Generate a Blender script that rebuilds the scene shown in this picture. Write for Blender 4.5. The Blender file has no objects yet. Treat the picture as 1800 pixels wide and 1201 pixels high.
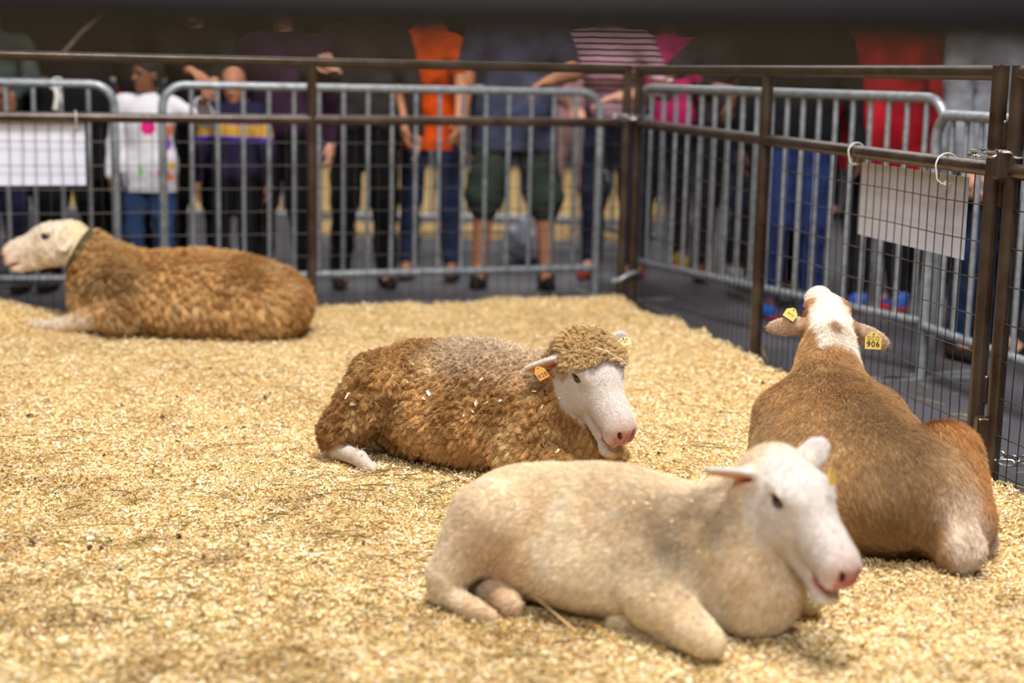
import bpy, math, random
import numpy as np
from mathutils import Vector, Matrix, Euler

rng = np.random.default_rng(7)
random.seed(7)
S = bpy.context.scene
COL = S.collection

# ------------------------------------------------------------------ camera
F_PX = 2780.0
CAM_Z = 1.16
PITCH = math.radians(9.71)
ROLL = math.radians(1.26)
cam_d = bpy.data.cameras.new('camera')
cam = bpy.data.objects.new('camera', cam_d)
COL.objects.link(cam)
cam_d.sensor_width = 36.0
cam_d.lens = F_PX / 1800 * 36
cam_d.clip_start = 0.02
cam_d.clip_end = 200
CAM_R = Matrix.Rotation(math.pi/2 - PITCH, 3, 'X') @ Matrix.Rotation(ROLL, 3, 'Z')
cam.matrix_world = Matrix.Translation((0, 0, CAM_Z)) @ CAM_R.to_4x4()
cam_d.dof.use_dof = True
cam_d.dof.focus_distance = 4.42
cam_d.dof.aperture_fstop = 1.6
S.camera = cam

# ------------------------------------------------------------------ world, lights, exposure
W = bpy.data.worlds.new('hall_light'); S.world = W
W.use_nodes = True
W.node_tree.nodes['Background'].inputs[0].default_value = (0.80, 0.86, 1.0, 1)
W.node_tree.nodes['Background'].inputs[1].default_value = 0.045
def area(name, loc, target, size, size_y, power, color):
    l = bpy.data.lights.new(name, 'AREA'); l.shape = 'RECTANGLE'
    l.size = size; l.size_y = size_y; l.energy = power; l.color = color
    o = bpy.data.objects.new(name, l); COL.objects.link(o)
    o.location = loc
    o.rotation_euler = (Vector(target) - Vector(loc)).to_track_quat('-Z', 'Y').to_euler()
    return o
area('arena_lamp_bank', (0.6, 3.0, 7.0), (0.0, 4.8, 0), 2.6, 2.0, 720, (1.0, 0.97, 0.93))
area('front_fill', (-0.8, -3.5, 6.0), (0.0, 4.2, 0), 4.0, 2.0, 380, (1.0, 0.975, 0.95))  # added fill behind the camera to brighten sheep faces and flanks
area('arena_lamp_bank_back', (-1.5, 10.5, 6.5), (-0.8, 8.8, 0), 4.0, 1.6, 90, (0.96, 0.97, 1.0))
area('arena_lamp_bank_far', (0.5, 17.0, 6.5), (0.5, 16.5, 0), 7.0, 4.0, 300, (1.0, 0.97, 0.93))
S.view_settings.view_transform = 'Standard'
S.view_settings.look = 'None'
S.view_settings.gamma = 1
S.view_settings.use_curve_mapping = False
S.view_settings.exposure = 0.30

# ------------------------------------------------------------------ helpers
def ray(px, py):
    return CAM_R @ Vector(((px-900)/F_PX, -(py-600.5)/F_PX, -1))
def P(px, py, d):            # point seen at a pixel, at distance d along +Y
    r = ray(px, py); return Vector((0, 0, CAM_Z)) + r*(d/r.y)
def G(px, py, z=0.0):        # point seen at a pixel, on height z
    r = ray(px, py); return Vector((0, 0, CAM_Z)) + r*((z-CAM_Z)/r.z)
def lin(r, g, b):
    f = lambda c: (c/255/12.92) if c <= 10 else ((c/255+0.055)/1.055)**2.4
    return (f(r), f(g), f(b))
def L3(*c): return np.array(lin(*c), dtype=np.float32)

def thing(name, label, cat, loc=(0, 0, 0), rotz=0, group=None):
    o = bpy.data.objects.new(name, None); COL.objects.link(o)
    o.empty_display_size = 0.1
    o.location = loc; o.rotation_euler = (0, 0, rotz)
    o['label'] = label; o['category'] = cat
    if group: o['group'] = group
    return o
def tag(o, label=None, cat=None, group=None, kind=None):
    if label: o['label'] = label
    if cat: o['category'] = cat
    if group: o['group'] = group
    if kind: o['kind'] = kind
    return o

def mesh_obj(name, verts, faces, mat, parent=None, smooth=True):
    me = bpy.data.meshes.new(name)
    if isinstance(verts, np.ndarray):
        n = len(verts); me.vertices.add(n)
        me.vertices.foreach_set('co', verts.astype(np.float32).ravel())
        m, k = faces.shape
        me.loops.add(m*k); me.loops.foreach_set('vertex_index', faces.astype(np.int32).ravel())
        me.polygons.add(m)
        me.polygons.foreach_set('loop_start', np.arange(0, m*k, k, dtype=np.int32))
        me.update(calc_edges=True)
    else:
        me.from_pydata([tuple(v) for v in verts], [], faces)
    if smooth:
        me.polygons.foreach_set('use_smooth', np.ones(len(me.polygons), dtype=bool))
    me.update()
    if mat: me.materials.append(mat)
    o = bpy.data.objects.new(name, me); COL.objects.link(o)
    if parent: o.parent = parent
    return o
def set_col(o, cols, name='col', dom='POINT'):
    a = o.data.attributes.new(name, 'FLOAT_COLOR', dom)
    c = np.ones((len(cols), 4), dtype=np.float32); c[:, :3] = cols
    a.data.foreach_set('color', c.ravel())

class MB:                    # collects shapes of ONE part
    def __init__(s): s.v = []; s.f = []
    def add(s, v, f):
        n = len(s.v); s.v += [tuple(x) for x in v]; s.f += [tuple(i+n for i in q) for q in f]; return s
    def box(s, c, size, rot=None, bev=0.0):
        x, y, z = [q/2 for q in size]
        vs = [Vector((i*x, j*y, k*z)) for i in (-1, 1) for j in (-1, 1) for k in (-1, 1)]
        if rot is not None: vs = [rot @ v for v in vs]
        vs = [v + Vector(c) for v in vs]
        return s.add(vs, [(0,1,3,2), (4,6,7,5), (0,4,5,1), (2,3,7,6), (0,2,6,4), (1,5,7,3)])
    def tube(s, path, r, seg=12, closed=False, cap=True):
        path = [Vector(p) for p in path]; n = len(path)
        rs = r if isinstance(r, (list, tuple)) else [r]*n
        t0 = (path[1]-path[0]).normalized()
        u = t0.orthogonal().normalized()
        vs = []; fs = []
        for i, p in enumerate(path):
            if closed: t = (path[(i+1) % n]-path[i-1]).normalized()
            else: t = (path[min(i+1, n-1)]-path[max(i-1, 0)]).normalized()
            u = (u - t*u.dot(t)).normalized(); w = t.cross(u)
            for k in range(seg):
                a = 2*math.pi*k/seg
                vs.append(p + (u*math.cos(a) + w*math.sin(a))*rs[i])
        for i in range(n if closed else n-1):
            j = (i+1) % n
            for k in range(seg):
                k2 = (k+1) % seg
                fs.append((i*seg+k, i*seg+k2, j*seg+k2, j*seg+k))
        if not closed and cap:
            fs.append(tuple(range(seg-1, -1, -1))); fs.append(tuple((n-1)*seg+k for k in range(seg)))
        return s.add(vs, fs)
    def build(s, name, mat, parent=None, smooth=True):
        o = mesh_obj(name, s.v, s.f, mat, parent, smooth)
        if smooth:
            try: o.data.set_sharp_from_angle(angle=math.radians(40))
            except Exception: pass
        return o

# ------------------------------------------------------------------ materials
def mat(name, base, rough=0.6, metal=0.0, spec=0.5, var=None, vscale=20, bump=0, bscale=200, attr=None, sheen=0, emit=None, voronoi=False, detail=4):
    m = bpy.data.materials.new(name); m.use_nodes = True
    nt = m.node_tree; b = nt.nodes['Principled BSDF']
    b.inputs['Roughness'].default_value = rough
    b.inputs['Metallic'].default_value = metal
    b.inputs['Specular IOR Level'].default_value = spec
    if sheen:
        b.inputs['Sheen Weight'].default_value = sheen
    base = tuple(base)
    tc = nt.nodes.new('ShaderNodeTexCoord')
    src = None
    if attr:
        a = nt.nodes.new('ShaderNodeAttribute'); a.attribute_name = attr; src = a.outputs['Color']
    if var is not None:
        n = nt.nodes.new('ShaderNodeTexNoise'); n.inputs['Scale'].default_value = vscale; n.inputs['Detail'].default_value = detail
        nt.links.new(tc.outputs['Object'], n.inputs['Vector'])
        r = nt.nodes.new('ShaderNodeMapRange'); r.inputs[1].default_value = 0.35; r.inputs[2].default_value = 0.65
        nt.links.new(n.outputs['Fac'], r.inputs[0])
        mx = nt.nodes.new('ShaderNodeMix'); mx.data_type = 'RGBA'
        nt.links.new(r.outputs[0], mx.inputs[0])
        if src:
            mx.blend_type = 'MULTIPLY'
            nt.links.new(src, mx.inputs[6]); mx.inputs[7].default_value = (*var, 1)
        else:
            mx.inputs[6].default_value = (*base, 1); mx.inputs[7].default_value = (*var, 1)
        src = mx.outputs[2]
    if src: nt.links.new(src, b.inputs['Base Color'])
    else: b.inputs['Base Color'].default_value = (*base, 1)
    if bump:
        n2 = nt.nodes.new('ShaderNodeTexNoise'); n2.inputs['Scale'].default_value = bscale; n2.inputs['Detail'].default_value = 3
        nt.links.new(tc.outputs['Object'], n2.inputs['Vector'])
        bp = nt.nodes.new('ShaderNodeBump'); bp.inputs['Strength'].default_value = bump; bp.inputs['Distance'].default_value = 0.01
        nt.links.new(n2.outputs['Fac'], bp.inputs['Height']); nt.links.new(bp.outputs[0], b.inputs['Normal'])
    if emit:
        b.inputs['Emission Color'].default_value = (*emit[:3], 1); b.inputs['Emission Strength'].default_value = emit[3]
    return m
M = {}
M['pipe'] = mat('brown_painted_pipe', lin(78, 65, 56), 0.30, 0.30, 0.6, var=lin(52, 36, 24), vscale=9, bump=0.15, bscale=60)
M['pipe_shaded'] = mat('shaded_brown_pipe', lin(26, 22, 22), 0.4, 0.1, 0.4, var=lin(18, 14, 13), vscale=9)  # same pipe as the other panels, near rail's shade put into the colour
M['wire'] = mat('brown_wire', lin(70, 62, 54), 0.5, 0.3, 0.5, var=lin(44, 34, 26), vscale=14)
M['galv'] = mat('galvanised_steel', lin(166, 171, 176), 0.40, 0.40, 0.5, var=lin(132, 138, 144), vscale=30, bump=0.1, bscale=80)
M['chain'] = mat('zinc_chain', lin(190, 190, 192), 0.3, 0.8, 0.5, var=lin(140, 140, 142), vscale=60)
M['sign'] = mat('white_coroplast', lin(218, 222, 240), 0.55, 0, 0.4, var=lin(208, 211, 230), vscale=6)
M['tie'] = mat('nylon_tie', lin(225, 222, 214), 0.4)
M['floor'] = mat('concrete', lin(92, 90, 97), 0.62, 0, 0.4, var=lin(68, 66, 72), vscale=1.3, bump=0.08, bscale=90, detail=8)
M['wall'] = mat('dark_drape', lin(20, 15, 17), 0.9, 0, 0.2, var=lin(10, 8, 11), vscale=1.2)
M['skirt'] = mat('pale_skirt', lin(150, 145, 150), 0.9, 0, 0.2, var=lin(120, 118, 124), vscale=4)
M['coat'] = mat('animal_coat', (0.5, 0.5, 0.5), 0.85, 0, 0.15, attr='col', var=(0.82, 0.80, 0.78), vscale=70, bump=0.35, bscale=420, detail=6)
M['hair'] = mat('hair_strand', (0.5, 0.5, 0.5), 0.75, 0, 0.25, attr='col')
M['eye'] = mat('dark_eye', lin(26, 18, 16), 0.08, 0, 0.8)
M['white_eye'] = mat('eye_white', lin(210, 200, 195), 0.2)
M['tag_yellow'] = mat('yellow_tag', lin(226, 196, 112), 0.45, 0, 0.15, var=lin(222, 190, 96), vscale=60)
M['tag_orange'] = mat('orange_tag', lin(214, 132, 10), 0.45, 0, 0.15, var=lin(190, 116, 14), vscale=60)
M['tag_cream'] = mat('cream_tag', lin(240, 228, 170), 0.45, 0, 0.15, var=lin(228, 216, 160), vscale=60)
M['ink'] = mat('black_ink', lin(28, 24, 22), 0.6)
M['ink_faint'] = mat('faded_ink', lin(150, 128, 70), 0.6)
M['collar'] = mat('olive_webbing', lin(78, 72, 26), 0.8, var=lin(58, 52, 20), vscale=150, bump=0.4, bscale=500)
M['horn'] = mat('hoof_horn', lin(120, 100, 84), 0.5, var=lin(84, 68, 56), vscale=40)
M['tooth'] = mat('tooth', lin(232, 222, 190), 0.3)
M['tongue'] = mat('tongue', lin(196, 120, 120), 0.4)
M['mouth'] = mat('mouth_inside', lin(120, 50, 50), 0.5)
M['chip'] = mat('wood_shaving', (0.6, 0.45, 0.25), 0.8, 0, 0.2, attr='col')
M['dung'] = mat('dung', lin(66, 54, 42), 0.8, var=lin(44, 36, 28), vscale=200)

def cloth(c, c2=None, vs=9, bump=0.2):
    c2 = c2 or tuple(int(x*0.72) for x in c)
    return mat('cloth_%d_%d_%d' % c, lin(*c), 0.9, 0, 0.15, var=lin(*c2), vscale=vs, bump=bump, bscale=40)

# bedding base: packed shavings with a chip-like cell pattern
def bedding_mat():
    m = bpy.data.materials.new('bedding'); m.use_nodes = True; nt = m.node_tree; b = nt.nodes['Principled BSDF']
    b.inputs['Roughness'].default_value = 0.9; b.inputs['Specular IOR Level'].default_value = 0.1
    tc = nt.nodes.new('ShaderNodeTexCoord')
    v = nt.nodes.new('ShaderNodeTexVoronoi'); v.inputs['Scale'].default_value = 95
    nt.links.new(tc.outputs['Object'], v.inputs['Vector'])
    sp = nt.nodes.new('ShaderNodeSeparateColor'); nt.links.new(v.outputs['Color'], sp.inputs[0])
    cr = nt.nodes.new('ShaderNodeValToRGB'); e = cr.color_ramp.elements
    e[0].position = 0; e[0].color = (*lin(150, 114, 64), 1)
    e[1].position = 1; e[1].color = (*lin(230, 208, 160), 1)
    for p, c in ((0.25, (184, 146, 88)), (0.6, (210, 176, 118))):
        q = e.new(p); q.color = (*lin(*c), 1)
    nt.links.new(sp.outputs[0], cr.inputs[0])
    nt.links.new(cr.outputs[0], b.inputs['Base Color'])
    bp = nt.nodes.new('ShaderNodeBump'); bp.inputs['Strength'].default_value = 0.7; bp.inputs['Distance'].default_value = 0.006
    nt.links.new(sp.outputs[1], bp.inputs['Height']); nt.links.new(bp.outputs[0], b.inputs['Normal'])
    return m
M['bedding'] = bedding_mat()

# ------------------------------------------------------------------ numeric noise
def _h(ix, iy, iz, s=0):
    n = (ix*374761393 + iy*668265263 + iz*2147483647 + s*1274126177) & 0xffffffff
    n = ((n ^ (n >> 13))*1274126177) & 0xffffffff
    n = (n ^ (n >> 16)) & 0xffffffff
    n = (n*2654435761) & 0xffffffff
    return ((n ^ (n >> 15)) & 0xffffff)/float(0xffffff)
def noise(p, scale=1.0, seed=0):
    q = np.asarray(p, dtype=np.float64)*scale
    i = np.floor(q).astype(np.int64); f = q-i; f = f*f*(3-2*f)
    out = 0
    for dx in (0, 1):
        for dy in (0, 1):
            for dz in (0, 1):
                w = (f[:, 0] if dx else 1-f[:, 0])*(f[:, 1] if dy else 1-f[:, 1])*(f[:, 2] if dz else 1-f[:, 2])
                out = out + w*_h(i[:, 0]+dx, i[:, 1]+dy, i[:, 2]+dz, seed)
    return out
def fbm(p, scale=1.0, oct=4, seed=0):
    a = 0.5; o = 0; t = 0
    for k in range(oct):
        o = o + a*noise(p, scale*2**k, seed+k*17); t += a; a *= 0.5
    return o/t
def voro(p, scale, seed=0):  # F1, F2, nearest cell point (in p space)
    q = np.asarray(p, dtype=np.float64)*scale
    i = np.floor(q).astype(np.int64)
    f1 = np.full(len(q), 9.0); f2 = np.full(len(q), 9.0); c = np.zeros_like(q)
    for dx in (-1, 0, 1):
        for dy in (-1, 0, 1):
            for dz in (-1, 0, 1):
                a, b, d = i[:, 0]+dx, i[:, 1]+dy, i[:, 2]+dz
                w = np.stack([a+_h(a, b, d, seed+1), b+_h(a, b, d, seed+2), d+_h(a, b, d, seed+3)], 1)
                dd = np.linalg.norm(w-q, axis=1)
                m = dd < f1
                f2 = np.where(m, f1, np.minimum(f2, dd))
                c[m] = w[m]; f1 = np.where(m, dd, f1)
    return f1, f2, c/scale
def ss(a, b, x):
    t = np.clip((x-a)/(b-a), 0, 1); return t*t*(3-2*t)
def mixc(c, c2, m): return c*(1-m[:, None]) + np.asarray(c2, dtype=np.float32)*m[:, None]

# ------------------------------------------------------------------ implicit surfaces
I3 = np.eye(3)
def rc(a, b, ra, rb, k=0.03, g=None, sub=False): return ['rc', np.array(a, float), np.array(b, float), ra, rb, k, g, sub]
def el(c, r, R=I3, k=0.03, g=None, sub=False): return ['el', np.array(c, float), np.array(r, float), np.array(R, float), k, g, sub]
def xf(prims, Mx):           # transform a list by a rigid 4x4 numpy matrix
    R = Mx[:3, :3]; t = Mx[:3, 3]; s = np.cbrt(abs(np.linalg.det(R))); Rn = R/s
    out = []
    for p in prims:
        if p[0] == 'rc': out.append(['rc', R@p[1]+t, R@p[2]+t, p[3]*s, p[4]*s, p[5]*s, p[6], p[7]])
        else: out.append(['el', R@p[1]+t, p[2]*s, Rn@p[3], p[4]*s, p[5], p[6]])
    return out
def pdist(p, X):
    if p[0] == 'rc':
        a, b = p[1].astype(np.float32), p[2].astype(np.float32)
        ba = b-a; L2 = max(float(ba@ba), 1e-9)
        t = np.clip(((X-a)@ba)/L2, 0, 1)
        return np.linalg.norm(X-a-t[:, None]*ba, axis=1) - (p[3]+(p[4]-p[3])*t)
    q = (X-p[1].astype(np.float32))@p[3].astype(np.float32)
    r = p[2].astype(np.float32)
    k0 = np.linalg.norm(q/r, axis=1); k1 = np.linalg.norm(q/(r*r), axis=1)
    return k0*(k0-1)/np.maximum(k1, 1e-6)
def sdf(prims, X):
    X = X.astype(np.float32); d = None
    for p in prims:
        v = pdist(p, X)
        k = p[-3] if p[0] == 'rc' else p[4]
        sub = p[-1]
        if d is None: d = v; continue
        if sub:
            h = np.maximum(k-np.abs(-v-d), 0)/max(k, 1e-6); d = np.maximum(d, -v)+h*h*k*0.25
        else:
            h = np.maximum(k-np.abs(v-d), 0)/max(k, 1e-6); d = np.minimum(d, v)-h*h*k*0.25
    return d
def gdist(prims, X, g):
    d = np.full(len(X), 9.0, np.float32)
    for p in prims:
        if (p[6] if p[0] == 'rc' else p[5]) == g: d = np.minimum(d, pdist(p, X.astype(np.float32)))
    return d
def polygonise(prims, h, zmin=None, proj=3):
    lo = np.full(3, 1e9); hi = np.full(3, -1e9)
    for p in prims:
        if p[-1]: continue
        if p[0] == 'rc':
            for c, r in ((p[1], p[3]), (p[2], p[4])): lo = np.minimum(lo, c-r); hi = np.maximum(hi, c+r)
        else:
            e = np.sqrt(((p[3]*p[2])**2).sum(1)); lo = np.minimum(lo, p[1]-e); hi = np.maximum(hi, p[1]+e)
    lo -= 0.03; hi += 0.03
    B = 6
    nb = np.ceil((hi-lo)/(h*B)).astype(int)
    n = nb*B
    g = [lo[a]+(np.arange(nb[a])+0.5)*h*B for a in range(3)]
    C = np.stack(np.meshgrid(*g, indexing='ij'), -1).reshape(-1, 3)
    dc = sdf(prims, C)
    act = np.abs(dc) < h*B*1.15 + 0.004
    Fb = np.repeat(dc[:, None], B**3, 1)
    ia = np.nonzero(act)[0]
    off = np.stack(np.meshgrid(*[np.arange(B)-B/2+0.5]*3, indexing='ij'), -1).reshape(-1, 3)*h
    pts = (C[ia][:, None, :]+off[None]).reshape(-1, 3)
    vals = np.concatenate([sdf(prims, pts[k:k+400000]) for k in range(0, len(pts), 400000)])
    Fb[ia] = vals.reshape(len(ia), -1)
    F = Fb.reshape(nb[0], nb[1], nb[2], B, B, B).transpose(0, 3, 1, 4, 2, 5).reshape(n)
    o = lo+0.5*h
    s = F < 0
    cnt = np.zeros(tuple(n-1), np.int8)
    for dx in (0, 1):
        for dy in (0, 1):
            for dz in (0, 1):
                cnt += s[dx:n[0]-1+dx, dy:n[1]-1+dy, dz:n[2]-1+dz]
    idx = np.argwhere((cnt > 0) & (cnt < 8))
    ids = np.full(tuple(n-1), -1, np.int64); ids[tuple(idx.T)] = np.arange(len(idx))
    acc = np.zeros((len(idx), 3)); num = np.zeros(len(idx))
    for ax in range(3):
        o1, o2 = [a for a in range(3) if a != ax]
        for u in (0, 1):
            for v in (0, 1):
                a = idx.copy(); a[:, o1] += u; a[:, o2] += v
                b = a.copy(); b[:, ax] += 1
                fa = F[tuple(a.T)]; fb = F[tuple(b.T)]
                m = (fa < 0) != (fb < 0)
                t = np.where(m, fa/np.where(m, fa-fb, 1), 0)
                pos = a.astype(float); pos[:, ax] += t
                acc += pos*m[:, None]; num += m
    V = o + acc/num[:, None]*h
    faces = []
    for ax in range(3):
        o1, o2 = (ax+1) % 3, (ax+2) % 3
        sl0 = [slice(None)]*3; sl1 = [slice(None)]*3
        sl0[ax] = slice(0, -1); sl1[ax] = slice(1, None)
        e = np.argwhere(s[tuple(sl0)] != s[tuple(sl1)])
        e = e[(e[:, o1] > 0) & (e[:, o2] > 0) & (e[:, o1] < n[o1]-1) & (e[:, o2] < n[o2]-1)]
        flip = s[tuple(e.T)]
        q = []
        for u, v in ((-1, -1), (0, -1), (0, 0), (-1, 0)):
            c = e.copy(); c[:, o1] += u; c[:, o2] += v
            q.append(ids[tuple(c.T)])
        q = np.stack(q, 1)
        q[~flip] = q[~flip][:, ::-1]
        faces.append(q)
    Fc = np.concatenate(faces)
    Fc = Fc[(Fc >= 0).all(1)]
    for _ in range(proj):
        d, N = grad(prims, V, h*0.5)
        V = V - N*np.clip(d, -h, h)[:, None]*0.8
    if zmin is not None: V[:, 2] = np.maximum(V[:, 2], zmin)
    return V, Fc
def grad(prims, V, e):
    def ev(X): return np.concatenate([sdf(prims, X[k:k+300000]) for k in range(0, len(X), 300000)])
    d = ev(V)
    N = np.stack([ev(V+np.array(o)*e)-d for o in ((1, 0, 0), (0, 1, 0), (0, 0, 1))], 1)
    N /= np.maximum(np.linalg.norm(N, axis=1), 1e-9)[:, None]
    return d, N

def hair_obj(name, pts, rad, cols, parent, material=None):   # pts (n,k,3), rad (n,k), cols (n,3)
    n, k, _ = pts.shape
    c = bpy.data.hair_curves.new(name)
    c.add_curves([k]*n)
    c.attributes['position'].data.foreach_set('vector', pts.astype(np.float32).ravel())
    a = c.attributes.get('radius') or c.attributes.new('radius', 'FLOAT', 'POINT')
    a.data.foreach_set('value', rad.astype(np.float32).ravel())
    a = c.attributes.new('col', 'FLOAT_COLOR', 'CURVE')
    cc = np.ones((n, 4), np.float32); cc[:, :3] = cols
    a.data.foreach_set('color', cc.ravel())
    c.materials.append(material or M['hair'])
    o = bpy.data.objects.new(name, c); COL.objects.link(o)
    if parent: o.parent = parent
    return o
def sample_surface(V, Fc, n, w):    # w weight per vertex
    a = V[Fc[:, 1]]-V[Fc[:, 0]]; b = V[Fc[:, 3]]-V[Fc[:, 0]]
    ar = np.linalg.norm(np.cross(a, b), axis=1)*w[Fc].mean(1)
    cs = np.cumsum(ar); f = np.searchsorted(cs, rng.random(n)*cs[-1]); f = np.minimum(f, len(Fc)-1)
    u = rng.random(n)[:, None]; v = rng.random(n)[:, None]
    q = Fc[f]
    W4 = np.concatenate([(1-u)*(1-v), u*(1-v), u*v, (1-u)*v], 1)
    return q, W4
def lerpv(A, q, W4): return (A[q]*W4[..., None]).sum(1) if A.ndim == 2 else (A[q]*W4).sum(1)

# ------------------------------------------------------------------ sheep
def frame(pos, fwd, up):
    x = np.array(fwd, float); x /= np.linalg.norm(x)
    z = np.array(up, float); z -= x*(z@x); z /= np.linalg.norm(z)
    y = np.cross(z, x)
    m = np.eye(4); m[:3, 0] = x; m[:3, 1] = y; m[:3, 2] = z; m[:3, 3] = pos
    return m
def basis(e, n):
    e = np.array(e, float); e /= np.linalg.norm(e)
    n = np.array(n, float); n -= e*(n@e); n /= np.linalg.norm(n)
    return np.stack([e, np.cross(n, e), n], 1)
EYE_C = (0.077, 0.0535, -0.036)
def head_prims(ears, mouth=0.0, earlen=0.066, topknot=0.0):
    jd = mouth*0.010
    p = [el((0.03, 0, -0.056), (0.078, 0.058, 0.054), k=0.03, g='head'),
         el((0.078, 0, -0.038), (0.068, 0.053, 0.048), k=0.03, g='head'),
         rc((0.08, 0, -0.044), (0.212, 0, -0.062), 0.043, 0.033, 0.025, 'head'),
         rc((0.10, 0, -0.072), (0.220, 0, -0.084), 0.049, 0.037, 0.025, 'head'),
         rc((0.03, 0, -0.120), (0.205, 0, -0.127-jd), 0.040, 0.025, 0.028, 'head'),
         el((0.236, 0, -0.074), (0.028, 0.036, 0.030), k=0.016, g='nose'),
         el((0.232, 0, -0.098), (0.028, 0.035, 0.018), k=0.012, g='head'),
         el((0.222+0.002*mouth, 0, -0.132-jd*1.4), (0.028, 0.030, 0.014), k=0.012, g='lip')]
    for s in (-1, 1):
        p += [el((0.050, s*0.036, -0.096), (0.072, 0.033, 0.058), k=0.03, g='head'),
              el((0.071, s*0.045, -0.024), (0.036, 0.020, 0.018), k=0.02, g='head'),
              el((0.236, s*0.019, -0.099), (0.022, 0.019, 0.018), k=0.008, g='head')]
    for s in (-1, 1):
        e, n, fold = ears[0 if s > 0 else 1]
        Bx = basis(e, n); base = np.array((0.0, s*0.048, -0.045))
        el_ = earlen*(fold if fold else 1)
        c = base + Bx[:, 0]*(el_*0.95)
        p += [rc(base, base+Bx[:, 0]*el_*0.6, 0.020, 0.014, 0.02, 'ear'),
              el(c, (el_, 0.030, 0.0085), Bx, 0.012, 'ear')]
        p += [el(c+Bx[:, 2]*0.0085, (el_*0.86, 0.022, 0.0075), Bx, 0.004, 'earin', True)]
    for s in (-1, 1):
        x, y, z = EYE_C[0], EYE_C[1], EYE_C[2]
        p += [el((x+0.002, s*(y+0.011), z), (0.0170, 0.013, 0.0115), k=0.004, g='socket', sub=True),
              rc((x-0.017, s*(y+0.006), z+0.006), (x+0.001, s*(y+0.0105), z+0.0125), 0.0032, 0.0042, 0.006, 'lid'),
              rc((x+0.001, s*(y+0.0105), z+0.0125), (x+0.021, s*(y+0.003), z-0.001), 0.0042, 0.0028, 0.006, 'lid'),
              rc((x-0.015, s*(y+0.007), z-0.007), (x+0.014, s*(y+0.006), z-0.0110), 0.0026, 0.0026, 0.006, 'lid')]
        Rn = basis((0.50, s*0.62, 0.60), (0.8, s*0.2, -0.6))
        p += [el((0.2595, s*0.0180, -0.072), (0.0135, 0.0046, 0.0110), Rn, 0.004, 'nostril', True)]
    p += [el((0.264, 0, -0.089), (0.010, 0.0016, 0.014), k=0.004, g='nostril', sub=True)]
    p += [el((0.226, 0, -0.1165-jd*0.5), (0.040, 0.042, 0.0022+0.0062*mouth), k=0.004, g='mouth', sub=True)]
    if topknot: p += [el((0.028, 0, -0.027), (0.066, 0.079, 0.037), k=0.02, g='wool')]
    return p
def head_at(px, py, d, fwd, up, hs, side=-1):     # place the head so that one eye lies at a point
    m = frame((0, 0, 0), fwd, up)
    e = m[:3, :3]@(np.array((EYE_C[0], side*(EYE_C[1]+0.012), EYE_C[2]))*hs)
    return (tuple(np.array(P(px, py, d))-e), fwd, up)

def build_sheep(name, label, loc, rotz, scale, body, head_world, neck_to, head_kw, colour, hair, voxel=0.006, post=None, disp=None, head_scale=1.0, neck_r=(0.062, 0.10), neck_mid=None):
    root = thing(name, label, 'sheep', loc, rotz)
    root.scale = (1, 1, 1)
    Mb = np.eye(4); c, s_ = math.cos(rotz), math.sin(rotz)
    Mb[:3, :3] = [[c, -s_, 0], [s_, c, 0], [0, 0, 1]]; Mb[:3, 3] = loc
    Hw = frame(*head_world)
    Hl = np.linalg.inv(Mb)@Hw
    Hs = Hl.copy(); Hs[:3, :3] *= head_scale
    hp = xf(head_prims(**head_kw), Hs)
    sc = np.eye(4)*scale; sc[3, 3] = 1
    bp = xf(body, sc)
    nb = np.array(neck_to)*scale
    h0 = (Hs@np.array((-0.005, 0, -0.070, 1)))[:3]
    adds = [p for p in hp if not p[-1]]; subs = [p for p in hp if p[-1]]
    if neck_mid is None: neck = [rc(h0, nb, neck_r[0]*head_scale, neck_r[1]*scale, 0.05, 'neck')]
    else:
        nm = np.array(neck_mid[:3])*scale
        neck = [rc(h0, nm, neck_r[0]*head_scale, neck_mid[3]*scale, 0.05, 'neck'), rc(nm, nb, neck_mid[3]*scale, neck_r[1]*scale, 0.05, 'neck')]
    prims = bp + neck + adds + subs
    V, Fc = polygonise(prims, voxel, zmin=-0.012)
    _, N = grad(prims, V, voxel*0.6)
    Hi = np.linalg.inv(Hs)
    ctx = dict(V=V, N=N, H=(V@Hi[:3, :3].T+Hi[:3, 3]), prims=prims, scale=scale, B=V/scale,
               d=lambda g: gdist(prims, V, g))
    ctx['Hh'] = ctx['H']; ctx['Hs'] = Hs; ctx['Hw'] = Hw
    res = colour(ctx)          # dict: col (n,3), wool (n,), len (n,), flow (n,3)
    if disp: V = disp(ctx, V, N, res)
    o = mesh_obj('body', V, Fc, M['coat'], root)
    set_col(o, res['col'])
    # eyes
    for s in (-1, 1):
        e = MB(); n = 14; vs = []; fs = []
        R = 0.0160*head_scale
        ce = (Hs@np.array((EYE_C[0], s*EYE_C[1], EYE_C[2], 1)))[:3]
        for i in range(n+1):
            for j in range(n*2):
                a = math.pi*i/n; b = math.pi*j/n
                vs.append(ce+R*np.array((math.sin(a)*math.cos(b), math.sin(a)*math.sin(b), math.cos(a))))
        for i in range(n):
            for j in range(n*2):
                j2 = (j+1) % (n*2); fs.append((i*2*n+j, (i+1)*2*n+j, (i+1)*2*n+j2, i*2*n+j2))
        e.add(vs, fs); e.build('eye', M['eye'], root)
    hair(ctx, V, Fc, N, res, root)
    ctx['root'] = root; ctx['Hs'] = Hs; ctx['Hw'] = Hw; ctx['Fc'] = Fc; ctx['Vd'] = V
    if post: post(ctx)
    return ctx

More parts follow.
